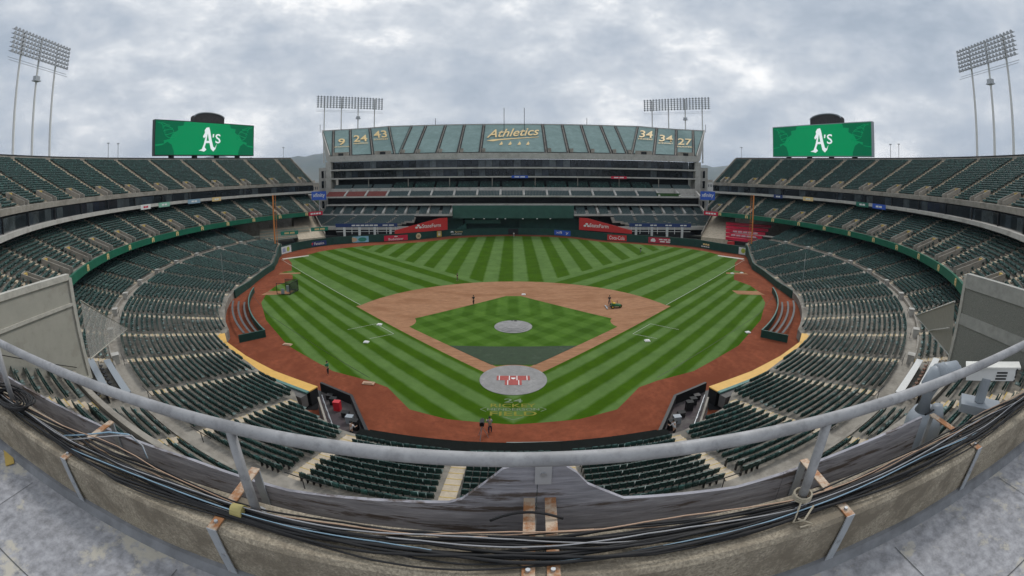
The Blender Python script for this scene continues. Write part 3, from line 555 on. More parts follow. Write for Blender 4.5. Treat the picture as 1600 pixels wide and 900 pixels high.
b = MB(); b.box(-47.4, -44.5, 35.18, 35.22, .1, 2.2); b.box(-44.42, -44.38, 31.4, 35.2, .1, 2.2); b.build('netting', net, t); b = MB(); b.box(-45.6, -44.8, 32.2, 32.4, .4, 1.7); b.box(-46.6, -45.9, 31.6, 31.8, .1, 1.1); b.build('target_panel', greyp, t)
for x, y, lb in ((-20.9, 17.6, 'third base side, nearer the coach box'), (-20.6, 10.0, 'left of the coach box lines'), (18.9, 10.8, 'right of home by the coach box lines'), (2.0, 36.6, 'near second base'), (56.0, 50.0, 'on the right clay patch'), (53.2, 49.9, 'at the right grass edge'), (35.5, 10.9, 'by the right grass edge'), (-16.3, -2.4, 'large pale board at the left grass edge'), (-31.6, 6.6, 'pale board at the clay beside the left dugout')):
    b = MB(); bgd = 'board' in lb; w = .7 if bgd else .38; b.box(x - w, x + w, y - .35, y + .35, .02, .12); b.box(x - w * .7, x + w * .7, y - .22, y + .22, .12, .2); tag(b.build('base_pad', mat('tan_board', (.45, .30, .20), .7) if bgd else white), f'{"tan" if bgd else "small white"} pad on the field, {lb}', 'pad', 'loose pads on the field')
# ---- foul poles, safety net lines
for s in (-1, 1):
    t = thing('foul_pole', f'tall orange {"right" if s > 0 else "left"} field foul pole with mesh wing', 'pole', (s * 71.1, 71.2, 0), 'foul poles'); x = s * 71.1
    b = MB(); b.tube([(x, 71.2, 0), (x, 71.2, 18.2)], .22, 10); b.build('post', orange, t)
    b = MB(); w = -s * .95
    b.bar((x + w, 71.2, 3), (x + w, 71.2, 18.2), .08, .08)
    for k in range(20): b.bar((x, 71.2, 3 + .8 * k), (x + w, 71.2, 3 + .8 * k), .05, .05)
    b.build('mesh_wing', orange, t)
    q = thing('net_pole', f'thin steel mast holding the safety net at the {"right" if s > 0 else "left"} field seats', 'mast', (s * 59.5, 29, 0), 'net masts'); b = MB(); b.tube([(s * 59.5, 29.0, 0), (s * 59.5, 29.0, 8.5)], .07, 6); b.build('mast', steel, q); b = MB(); b.tube([(s * 59.5, 29.0, 8.4), (s * 30, 0, 6.8), (s * 12, -13.5, 6.5)], .018, 5); b.tube([(s * 59.5, 29.0, 8.4), (s * 66, 50, 2.2)], .018, 5); b.build('net_cable', black, q)
# ================================================================ outfield building
FY = 132.0
M_ = thing('outfield_building', 'tall grey concrete outfield building with tarpaulined upper deck and suite levels', 'building', (0, FY, 0))
def part(name, boxes, m, par=M_):
    b = MB()
    for q in boxes: b.box(*q)
    return b.build(name, m, par)
HX = 77.4
part('deck_ledge', [(-HX - 1.6, HX + 1.6, 130.8, 134, 29.5, 31.9)], conc_l); part('floor_slab', [(-HX, HX, 130.6, 140, 25.55, 26.15)], conc_l); part('floor_slab', [(-HX, HX, 130.4, 140, 21.95, 22.5)], conc_l)
part('floor_slab', [(-HX - .5, HX + .5, 121.2, 126, 14.55, 15.05)], conc_l); part('floor_slab', [(-HX + 2, HX - 2, 120.6, 126, 11.45, 11.95)], conc_l)
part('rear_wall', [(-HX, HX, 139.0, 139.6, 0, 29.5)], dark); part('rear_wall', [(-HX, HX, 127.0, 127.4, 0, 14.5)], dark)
for s in (-1, 1):
    part('end_pylon', [(s * HX, s * (HX + 2.6), 130.9, 136, 0, 29.4)] if s > 0 else [(-HX - 2.6, -HX, 130.9, 136, 0, 29.4)], conc_l)
    tw = part('stair_tower', [(min(s * 80, s * 85), max(s * 80, s * 85), 134.5, 146, 0, 27.2)], conc_l)
    for k in range(4):
        for j in range(2): b = MB(); x0 = s * (81.2 + 1.9 * j); b.box(x0 - .55, x0 + .55, 134.4, 134.6, 9.5 + 4.4 * k, 12.6 + 4.4 * k); b.build('window', glass, tw)
b = MB(); b.box(-1.36, 1.36, -.03, .03, 0, 3.0); PANE3 = bpy.data.meshes.new('window_pane'); PANE3.from_pydata(b.v, [], b.f); PANE3.materials.append(glass)
PV = [PANE3, PANE3, PANE3]
for c_ in ((.05, .06, .07), (.03, .04, .055), (.10, .115, .125)):
    q_ = PANE3.copy(); q_.materials.clear(); q_.materials.append(mat(f'tinted_glass_{len(PV)}', c_, .15, .5, .5, spec=.6)); PV.append(q_)
for k in range(54):
    x = -HX + 1.5 + 2.87 * k
    inst(random.choice(PV), 'window_pane', M_, (x, .6, 26.3)); o = inst(random.choice(PV), 'window_pane', M_, (x, 1.4, 22.6)); o.scale.z = .93
    if k % 6 == 0:
        b = MB(); b.box(x - 1.55, x - 1.3, 130.7, 131.0, 18.0, 21.95); b.build('column', conc, M_)
# club seating level: two banks of seats divided by concrete walls
part('club_terrace', [(-HX, HX, 126, 139, 15.0, 15.6), (-HX, HX, 130, 139, 15.6, 18.0)], conc_l)
pink = mat('faded_red_seats', (.33, .10, .085), .6, .2, 2); sgrey = mat('blue_grey_seats', (.085, .125, .128), .5, .3, 2)
BS = MB()
for k in range(17):
    x0 = -76 + 8.95 * k; x1 = x0 + 8.0
    for r in range(5):
        if -58 < x0 < 52 or r < 3:
            for j in range(14): BS.box(x0 + .57 * j, x0 + .57 * j + .46, 130.7 + .85 * r, 130.95 + .85 * r, 18.0 + .42 * r, 18.75 + .42 * r, 0 if abs(x0) < 58 else 1)
    for r in range(4):
        if abs(x0 + 4) > 61 and x0 > 0: continue
        for j in range(14): BS.box(x0 + .57 * j, x0 + .57 * j + .46, 122.4 + .85 * r, 122.65 + .85 * r, 15.1 + .38 * r, 15.8 + .38 * r, 2 if x0 < -52 else 1)
    b = MB(); b.hexa([(x1 + .1, 121.6, 15.05), (x1 + .8, 121.6, 15.05), (x1 + .8, 126, 15.05), (x1 + .1, 126, 15.05), (x1 + .1, 121.6, 15.5), (x1 + .8, 121.6, 15.5), (x1 + .8, 126, 17.4), (x1 + .1, 126, 17.4)]); b.box(x0 - .1, x1 + .2, 128.6, 128.9, 15.6, 17.9); b.build('divider_wall', conc_l, M_)
part('planter_hedge', [(57, 67, 122.3, 123.5, 15.1, 16.3)], mat('hedge', (.03, .08, .02), .9, .5, 3))
# tarpaulined upper deck
ST = [(-78.6, -95.2, 160), (-77, -88.8, 160), (-68.6, -79.8, 160.2), (-58.6, -69, 158.6), (-48.9, -58.2, 155.2), (-47.0, -47.4, 156), (-40.4, -40.4, 156), (-31.2, -31.2, 156), (-22.4, -22.4, 156), (-13.4, -13.4, 156)]
ST = ST + [(-a, -c, d) for a, c, d in ST[::-1]]; ZB, ZT = 31.9, 46.2
def tp(k, f, dx=0.0, up=0.0):
    a, c, d = ST[k]; return Vector((a + (c - a) * f + dx, 132.2 + (d - 132.2) * f, ZB + (ZT - ZB) * f + up))
b = MB()
for k in range(len(ST) - 1): [b.quad(tp(k, j / 8, 0, -.3), tp(k + 1, j / 8, 0, -.3), tp(k + 1, (j + 1) / 8, 0, -.3), tp(k, (j + 1) / 8, 0, -.3)) for j in range(8)]
b.build('upper_deck', mat('dark_aisle', (.045, .042, .04), .8, .3, 2), M_)
b = MB()
for k in range(len(ST) - 1): b.bar(tp(k, 1.0, 0, -.3), tp(k + 1, 1.0, 0, -.3), .5, 1.2)
for k in (0, len(ST) - 1): b.bar(tp(k, 0, 0, .1), tp(k, 1, 0, .1), .4, 1.0)
b.build('deck_rim', conc_l, M_)
for k in (0, len(ST) - 1): b = MB(); b.hexa([tp(k, 0, 0, -3), tp(k, .35, 0, -6), tp(k, .35, (1 if k else -1) * .3, -6), tp(k, 0, (1 if k else -1) * .3, -3), tp(k, 0), tp(k, 1), tp(k, 1, (1 if k else -1) * .3), tp(k, 0, (1 if k else -1) * .3)]); b.build('deck_side', conc_l, M_)
TARPS = {}
for k in range(len(ST) - 1):
    g = .75; b = MB()
    if k == 4 or k == len(ST) - 6: g = .3
    nseg = 8
    for j in range(nseg):
        f0, f1 = .03 + .96 * j / nseg, .03 + .96 * (j + 1) / nseg; w0 = .05 * (j % 2); b.quad(tp(k, f0, g, w0), tp(k + 1, f0, -g, w0), tp(k + 1, f1, -g, .05 - w0), tp(k, f1, g, .05 - w0))
    TARPS[k] = b.build('tarpaulin', tarpm, M_)
for k in range(1, len(ST) - 1):
    b = MB()
    for dx in (-.45, .45): b.bar(tp(k, .02, dx, .45), tp(k, .98, dx, .45), .16, .12)
    for j in range(12): b.bar(tp(k, .04 + .08 * j, .45, -.1), tp(k, .04 + .08 * j, .45, .45), .08, .08)
    b.build('aisle_rail', dark, M_); b = MB(); b.bar(tp(k, .02, 0, -.12), tp(k, .98, 0, -.12), .34, .1); b.build('aisle_step_strip', conc, M_)
    if 5 <= k <= len(ST) - 6: p = tp(k, .06); b = MB(); b.box(p.x + .6, p.x + 2.0, p.y - 1, p.y + .6, p.z - .5, p.z + 1.1); b.build('entrance_wall', conc, M_)
for k in (1, 3, len(ST) - 5, len(ST) - 3):
    c = (tp(k, .05) + tp(k + 1, .05)) / 2; b = MB(); b.box(c.x - 3.6, c.x + 3.6, c.y - 1.2, c.y - .6, ZB - .3, ZB + 1.6); b.build('entrance_wall', conc, M_); b = MB(); b.box(c.x - 1.2, c.x + 1.2, c.y - 1.25, c.y - 1.19, ZB - .3, ZB + 1.2); b.build('doorway', dark, M_)
def on_tarp(k, f, s, w, h, shear=0, m=gold, dx=0.0, tilt=0.0):
    c = (tp(k, f) + tp(k + 1, f)) / 2; r = (tp(k + 1, f) - tp(k, f)).normalized(); u = ((tp(k, f + .1) + tp(k + 1, f + .1)) / 2 - c).normalized()
    r = (r + u * tilt).normalized(); text(s, w, h, c + r * dx, r, u, m, TARPS[k], lift=.45, shear=shear)
nl = len(ST) - 1
for k, s, nm in ((1, '9', 'JACKSON'), (2, '24', 'HENDERSON'), (3, '43', 'ECKERSLEY'), (nl - 4, '34', 'FINGERS'), (nl - 3, '34', 'STEWART'), (nl - 2, '27', 'HUNTER')):
    f = {1: .48, 2: .58, 3: .70, nl - 4: .70, nl - 3: .58, nl - 2: .48}[k]; on_tarp(k, f, s, 3.4 if s == '9' else 7.0, 8.2); on_tarp(k, f - .19, nm, 7.2, 1.6)
on_tarp(9, .66, 'Athletics', 23.0, 8.0, .35, tilt=.12)
c0 = (tp(9, .44) + tp(10, .44)) / 2; rt_ = Vector((1, 0, 0)); ut = (tp(9, .9) - tp(9, .1)).normalized(); nm_ = rt_.cross(ut)
b = MB(); b.prism([(-11.3, -1.5), (-8.5, -2.1), (-6, -1.0), (10.6, 1.9), (11.2, 2.4), (-9, -.3)], lambda a, c, d: c0 + rt_ * a + ut * c + nm_ * d, .1, .16); b.build('lettering_swoosh', gold, TARPS[9])
for x in (-5.2, -1.5, 2.4, 6.0):
    b = MB(); c1 = c0 + rt_ * x - ut * 4.0; b.prism([(-.7, -1.4), (.5, -1.4), (.8, -.3), (.35, 1.9), (-.1, .4)], lambda a, c, d: c1 + rt_ * a + ut * c + nm_ * d, .1, .16); b.build('trophy_emblem', gold, TARPS[9])
for x, h in ((-4.1, 9), (4.9, 9), (-36, 3), (34, 3), (-94.5, 2.5), (94, 2.5)): b = MB(); b.tube([(x, 150 if abs(x) < 10 else 156, 40 if abs(x) < 10 else 45), (x, 150 if abs(x) < 10 else 156, 44 + h if abs(x) < 10 else 46.5 + h)], .12, 6); b.build('antenna', dark, M_)
# lower front of the building: box seats, green batter's eye, side bleachers
for s in (-1, 1):
    sg = lambda a, b_: (min(s * a, s * b_), max(s * a, s * b_))
    part('box_terrace', [(*sg(23.0, 76.5), 118.0, 126, 7.6, 8.3), (*sg(23.0, 76.5), 121.0, 126, 8.3, 9.4)], conc_l)
    for k in range(6):
        x0, x1 = sg(24 + 8.9 * k, 31.6 + 8.9 * k)
        for r in range(5):
            for j in range(13):
                if 5 < j < 8: continue
                BS.box(x0 + .57 * j, x0 + .57 * j + .46, 118.6 + .95 * r, 118.85 + .95 * r, 8.4 + .5 * r, 9.1 + .5 * r, 1)
        b = MB(); b.hexa([(x1 + .15, 118, 8.3), (x1 + .9, 118, 8.3), (x1 + .9, 123.5, 8.3), (x1 + .15, 123.5, 8.3), (x1 + .15, 118, 9.0), (x1 + .9, 118, 9.0), (x1 + .9, 123.5, 11.4), (x1 + .15, 123.5, 11.4)]); b.build('divider_wall', conc_l, M_)
    bl = thing('bleacher', f'sloping {"right" if s > 0 else "left"} field bleacher of grey green seats under the outfield building', 'bleacher', (s * 60, 112, 0), 'outfield bleachers')
    b = MB(); q = MB()
    for r in range(9):
        y0 = 110.0 + .9 * r; z = 4.0 + .40 * r; xa, xb = (37 if r > 4 else 46 - r * 1.5), 83 - r * .5
        x0, x1 = sg(xa, xb); b.box(x0, x1, y0, y0 + .95, z - .6, z)
        n = int((x1 - x0) / .57)
        for j in range(n):
            if j % 15 in (0, 1): continue
            q.box(x0 + .57 * j, x0 + .57 * j + .46, y0 + .4, y0 + .62, z, z + .75)
    q.build('bleacher_seating', sgrey, bl)['kind'] = 'stuff'; b.build('steps', conc, bl)
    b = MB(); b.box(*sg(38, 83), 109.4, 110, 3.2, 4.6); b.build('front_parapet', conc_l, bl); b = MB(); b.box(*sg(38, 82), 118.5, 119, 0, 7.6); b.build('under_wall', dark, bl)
    b = MB()
    for x in (44, 50, 56, 62): xx = s * x; b.box(xx - .35, xx + .35, 106.4, 107.0, 0, 5.2)
    b.bar((s * 41, 106.2, 3.3), (s * 64, 103.5, 3.3), .12, .12); b.bar((s * 41, 106.2, 4.2), (s * 64, 103.5, 4.2), .12, .12)
    for x in np.arange(42, 64, 3.2): f = (x - 41) / 23; b.box(s * x - .07, s * x + .07, 106.1 - 2.7 * f, 106.3 - 2.7 * f, 2.4, 4.9)
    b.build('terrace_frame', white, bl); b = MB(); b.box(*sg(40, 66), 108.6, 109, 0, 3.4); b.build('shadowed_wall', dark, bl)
    ra = thing('ramp', f'bare concrete ramp between the {"right" if s > 0 else "left"} stand and the outfield building', 'ramp', (s * 80, 104, 0)); b = MB(); b.hexa([(s * 66, 98, .1), (s * 73, 90.5, .1), (s * 84, 106, .1), (s * 77, 112, .1), (s * 66, 98, 2.2), (s * 73, 90.5, 2.2), (s * 84, 106, 8.4), (s * 77, 112, 8.4)]); b.build('slope', stairm, ra); b = MB(); b.bar((s * 66, 98, 2.9), (s * 77, 112, 9.1), .25, 1.2); b.build('side_wall', conc, ra)
BS.build('building_seating', [seatg, sgrey, pink], M_)['kind'] = 'stuff'
part('batters_eye', [(-23, 23, 119.6, 120.4, 6.6, 11.45)], mat('faded_green_wall', (.03, .095, .075), .7, .15, .4)); part('batters_eye_recess', [(-26, 26, 126.5, 127, 0, 7)], green)
part('centre_block', [(2.6, 26, 123.6, 126, 0, 6.4)], green); part('centre_block', [(-26, -19.5, 123.6, 126, 0, 6.5)], green); part('gate_shade_panel', [(-3.2, 2.6, 122.5, 122.62, 0.05, 2.3)], dark)  # gate: shade of the opening put into a flat dark panel on the wall
b = MB(); b.box(-18.5, -5.0, 122.6, 125.5, 4.3, 4.75); b.box(-18.5, -5.0, 122.5, 122.6, 4.75, 5.8); 
for k in range(9): b.box(-24.5 + .7 * k, -23.8 + .7 * k, 122.8, 125, 0, .5 + .48 * k)
b.build('green_stair', mat('stair_green', (.03, .11, .09), .6), M_)
for x in (-15, -11, -6, -3, 3.6, 9, 14): b = MB(); b.tube([(x, 119.4, 6.35), (x, 119.4, 6.6)], .28, 8); b.build('lamp', white, M_)
# ================================================================ signs
UPV = (0, 0, 1)
for s in (-1, 1):
    sd_ = 'left' if s < 0 else 'right'
    ang = R(27) * s; rgt = (cos(ang), -sin(ang), 0)
    sign('hanging_sign', f'blue hanging sign with white lettering between the {sd_} stand and the outfield building', (5.5, 3.1), (s * 70.6, 103.6, 16.4), rgt, UPV, blue, (('xfinity', 4.5, 1.8, 0, .05, white),), group='blue hanging signs'); b = MB(); b.box(s * 70.6 - .15, s * 70.6 + .15, 103.75, 104.05, 10.6, 14.9); b.build('post', steel, [o for o in bpy.data.objects if o.name.startswith('hanging_sign')][-1])
    sign('led_board', f'small red lit board at the end of the {sd_} ribbon', (6.0, 1.4), pol(86.9, s * 55.4, 10.05), (cos(R(55.4)), -s * sin(R(55.4)), 0), UPV, crim, (('~4', 4.6, .6, 0, 0, white),))
    a0, a1 = Vector((s * 24.5, 115.9, 0)), Vector((s * 41.5, 103.6, 0)); rgt = (a0 - a1) if s < 0 else (a1 - a0); ln = rgt.length; h = ln / 2
    poly = [(-h, 2.7), (h, 2.7), (h, 7.2), (h - 3.2, 7.2), (-h, 3.9)] if s < 0 else [(-h, 2.7), (h, 2.7), (h, 3.9), (-h + 3.2, 7.2), (-h, 7.2)]
    m0 = (a0 + a1) / 2
    t = sign('insurance_sign', f'red wedge-shaped sign with white lettering above the {sd_} outfield wall', poly, (m0.x, m0.y, 0), rgt, UPV, red, (('StateFarm', 7.6, 1.35, (3.9 if s < 0 else -2.3), 4.7, white),), group='red wedge signs')
    r_ = Vector(rgt).normalized(); nn = r_.cross(Vector(UPV)); b = MB()
    for dx, dz in ((-.75, -.35), (.0, .35), (.75, -.35)): cc = Vector((m0.x, m0.y, 4.7)) + r_ * (dx - (1.35 if s < 0 else 7.3)) + Vector((0, 0, dz)) ; b.prism([(.58 * cos(q), .36 * sin(q)) for q in np.linspace(0, 6.28, 13)[:-1]], lambda a, c, d: cc + r_ * a + Vector((0, 0, c)) + nn * d, .02, .06)
    b.build('oval_emblem', white, t)
    b = MB(); sign('banner_strip', f'long blue banner above the {sd_} field terrace frame', (23.0, 1.3), (s * 52.5, 104.3, 5.6), (cos(R(6.7)), -s * sin(R(6.7)), 0) , UPV, navy, (('~6', 10, .5, -.5, 0, white), ('~2', 4.5, .4, 8.2, 0, white)) if s < 0 else tuple(('~2', 2.6, .45, -8.2 + 5.6 * j, 0, white) for j in range(4)))
def wsign(label, x, w, h, z, m, texts, cat='sign', lift=.22, poly=None, extra=()):
    """board on the outfield wall at x"""
    for (p, q) in zip(OUTW[:-1], OUTW[1:]):
        if p[0] <= x <= q[0]: break
    p, q = Vector((*p, 0)), Vector((*q, 0)); d = (q - p).normalized(); c = p + (q - p) * ((x - p.x) / (q.x - p.x)); n = d.cross(Vector(UPV)); c = c + n * lift; c.z = z
    t = sign('wall_sign', label, poly or (w, h), c, d, UPV, m, texts, depth=.04, cat=cat)
    for nm, pl_, pm_ in extra: b = MB(); b.prism(pl_, lambda a, e_, q: c + d * a + Vector((0, 0, e_)) + n * q, .005, .03); b.build(nm, pm_, t)
    return t
def ell(cx, cy, rx, ry, a0=0, a1=6.283, k=16): return [(cx + rx * cos(q), cy + ry * sin(q)) for q in np.linspace(a0, a1, k + 1)[:k + (a1 < 6)]]
wsign('crimson wall sign with white lettering left of centre field', -41.5, 8.6, 1.9, 1.15, crim, (('Budweiser', 5.4, .8, 0, -.35, white), ), extra=(('crown_emblem', [(-.5, .3), (.5, .3), (.65, .75), (.3, .6), (0, .85), (-.3, .6), (-.65, .75)], white),))
wsign('red wall sign with flowing white script right of centre field', 36.5, 7.0, 2.0, 1.2, red, (('Coca-Cola', 5.6, 1.3, 0, 0, white),))
wsign('blue wall sign with white lettering near the centre gate', 18.6, 6.6, 1.9, 1.2, blue, (('xfi  y', 5.2, 1.2, 0, 0, white),))
wsign('crimson wall sign with white bear emblem and lettering in right field', 50.5, 9.0, 2.0, 1.2, mat('wine_sign', (.42, .03, .06), .5), (('~3', 4.8, .4, 1.5, .35, white), ('~2', 4.2, .45, 1.5, -.35, white)), extra=(('bear_emblem', [(-3.7, -.5), (-2.1, -.6), (-1.9, -.1), (-2.3, .55), (-3.0, .65), (-3.6, .2)], white),))
wsign('white and blue picture board with cars on the left field wall', -55.2, 10.2, 2.1, 1.25, mat('sky_board', (.25, .52, .66), .5, .3, .5), (), extra=(('white_panel', [(-5.1, -1.05), (-2.5, -1.05), (-2.5, 1.05), (-5.1, 1.05)], white), ('tan_picture', ell(-.6, -.05, 1.7, .8), mat('picture_tan', (.55, .42, .25), .6)), ('green_picture', ell(2.9, -.05, 1.5, .75), mat('picture_green', (.03, .25, .18), .6)), ('blue_chevron', [(-4.4, .45), (-3.8, .15), (-3.2, .45), (-3.2, .1), (-3.8, -.2), (-4.4, .1)], blue), ('red_chevron', [(-4.4, .0), (-3.8, -.3), (-3.2, .0), (-3.2, -.35), (-3.8, -.65), (-4.4, -.35)], red)))
wsign('navy patch with white lettering on the left field wall', -65.2, 6.6, 1.6, 1.15, navy, (('Fanatics', 3.8, .9, .4, 0, white), ), extra=(('flag_emblem', [(-2.9, .4), (-1.8, .4), (-2.1, .0), (-2.3, -.45), (-2.6, -.1)], red),))
wsign('yellow lettering board with small emblem left of the centre wall', -21.5, 5.2, 1.7, 1.3, green, (('Sports', 2.9, .7, .8, .25, gold), ('CALIFORNIA', 4.0, .4, 0, -.55, white), ), extra=(('fan_emblem', ell(-1.7, .1, .6, .5, 0, 3.1416), white),))
wsign('round cream emblem board on the left centre wall', -34.2, 2.2, 2.1, 1.3, mat('cream_sign', (.6, .5, .3), .5), (('~2', .9, .6, 0, 0, mat('emblem_brown', (.2, .13, .06), .6)),), poly=disc(1.05, 24))
wsign('upright yellow board on the left centre wall', -27.6, 2.0, 2.2, 1.35, mat('yellow_sign', (.62, .45, .08), .5), (('~2', 1.3, .35, 0, .7, white), ('~2', 1.0, .9, 0, -.2, white)))
wsign('gold lettered patch on the right field wall', 62.4, 5.0, 1.5, 1.2, green, (('~3', 2.8, .55, .3, .25, gold), ('~4', 3.6, .3, 0, -.5, white)))
for s in (-1, 1):
    wsign(f'white picture board with green emblem at the {"right" if s > 0 else "left"} foul pole', s * 70.2, 5.0, 2.2, 1.2, mat('poster_white', (.62, .66, .66), .5, .25, .6), (('~3', 1.5, 1.3, 1.2 * s, 0, mat('picture_blue', (.25, .32, .5), .6)),), extra=(('lime_emblem', ell(-.9 * s, .1, .75, .75), mat('lime', (.35, .45, .06), .5)),))
for (x, y, z, a) in ((-66.4, 98.3, 5.4, 36), (-74.2, 90.3, 5.0, 40)): sign('small_banner', f'green lettered banner on the left corner bleacher, {"nearer the foul pole" if x < -70 else "nearer centre field"}', (6.2, 1.3), (x, y - 4, z), (cos(R(a)), sin(R(a)), 0), UPV, mat('teal_sign', (.02, .22, .15), .5), (('~2', 4.0, .6, 0, 0, gold),))
cs = thing('corner_bleacher', 'small corner bleacher with pale benches behind the left foul pole', 'bleacher', (-80, 88, 0)); 
for r in range(8):
    b = MB(); b.bar((-84 - .35 * r, 82.5 + .5 * r, 2.6 + .42 * r), (-71.5 - .35 * r, 97 + .5 * r, 2.6 + .42 * r), .9, .3); b.bar((-84 - .35 * r - .3, 82.5 + .5 * r + .3, 3.0 + .42 * r), (-71.5 - .35 * r - .3, 97 + .5 * r + .3, 3.0 + .42 * r), .35, .08); b.build('bench_row', stairm if r % 2 else mat('bench_pale', (.34, .36, .30), .7), cs)
rb = thing('red_terrace', 'red covered seat steps with white lettering behind the right foul pole', 'bleacher', (80, 88, 0))
for r in range(5):
    a0, a1 = Vector((79.5 + 2.6 * r, 80 + 2.2 * r, 2.9 + .95 * r)), Vector((71.8 + 1.3 * r, 89.5 + 2.6 * r, 2.9 + .95 * r)); b = MB(); b.bar(a0, a1, 1.4, .95); b.build('red_panel', crim, rb)
    if r in (1, 2): d = (a0 - a1).normalized(); nv = d.cross(Vector(UPV)); cc = (a0 + a1) / 2
    if r in (1, 2):
        for j in range(5): b = MB(); u0 = -4.6 + 1.9 * j; b.prism([(u0, -.28), (u0 + 1.6, -.28), (u0 + 1.55, .3), (u0 + .05, .26)], lambda a, e_, q: cc + d * a + Vector((0, 0, e_)) + nv * q, .71, .73); b.build('print_mark', mat('faded_white_print', (.62, .45, .47), .6), rb)
b = MB(); b.box(70.5, 73, 85.5, 86.2, .2, 2.2); b.build('red_box', red, rb)
for s, a, w, m, lb, tx in ((-1, 84.5, 5.5, lblue, 'pale blue', 'sky'), (-1, 78.5, 4.0, gold, 'gold', 'OAK'), (-1, 97.5, 4.5, white, 'white and pink', 'kp'), (-1, 92.5, 5.0, mat('mint_sign', (.25, .5, .38), .5), 'mint green', 'RTA'), (1, 92.5, 5.6, mat('deep_green_sign', (.02, .16, .11), .5), 'dark green', 'ROSS'), (1, 97.0, 6.0, blue, 'bright blue', 'SoFi'), (1, 78, 4.5, gold, 'gold', 'A26'), (1, 70, 4.0, navy, 'navy', 'BAY')):
    p = pol(96.1, s * a, 17.35); sign('suite_banner', f'{lb} banner on the {"right" if s > 0 else "left"} suite balcony edge', (w, 1.25), p, (cos(R(-a)) * s * s, s * -sin(R(a)), 0) if False else (s * cos(R(a)) * s, -s * sin(R(a)), 0), UPV, m, (('~2', w * .5, .5, 0, 0, white if m is not white else crim),), depth=.05)
for x, m_, lb in ((2.6, blue, 'blue'), (43.0, crim, 'crimson')): sign('slab_banner', f'small {lb} banner on a floor edge of the outfield building', (6.6, 1.0), (x, 130.3, 22.2), (1, 0, 0), UPV, m_, (('~2', 4.6, .45, 0, 0, white),), depth=.05)
# ================================================================ scoreboards
GA = [(0, 0), (1.5, .5), (2.3, 2.2), (3.1, 5.0), (2.3, 4.4), (1.9, 5.0), (2.8, 6.4), (2.6, 7.2), (3.4, 8.2), (4.6, 8.4), (5.0, 7.4), (5.9, 3.6), (6.6, 1.4), (7.4, 1.0), (8.2, 2.4), (7.6, .6), (6.6, -.3), (5.5, .6), (4.9, 2.7), (3.3, 2.7), (2.7, 1.2), (3.5, .3), (2.4, -.4), (1.2, -.1)]
ledg = bpy.data.materials.new('led_screen_green'); ledg.use_nodes = True; bb = ledg.node_tree.nodes['Principled BSDF']; bb.inputs['Base Color'].default_value = (.005, .05, .025, 1); bb.inputs['Emission Color'].default_value = (.0, .24, .085, 1); bb.inputs['Emission Strength'].default_value = .72; bb.inputs['Specular IOR Level'].default_value = .1; bb.inputs['Roughness'].default_value = .5
ledd = bpy.data.materials.new('led_screen_dark_green'); ledd.use_nodes = True; bb = ledd.node_tree.nodes['Principled BSDF']; bb.inputs['Base Color'].default_value = (.003, .03, .015, 1); bb.inputs['Emission Color'].default_value = (.0, .115, .05, 1); bb.inputs['Emission Strength'].default_value = .72; bb.inputs['Specular IOR Level'].default_value = .1
ledw = bpy.data.materials.new('led_screen_white'); ledw.use_nodes = True; bb = ledw.node_tree.nodes['Principled BSDF']; bb.inputs['Base Color'].default_value = (.1, .1, .1, 1); bb.inputs['Emission Color'].default_value = (.8, .88, .9, 1); bb.inputs['Emission Strength'].default_value = .72; bb.inputs['Specular IOR Level'].default_value = .1
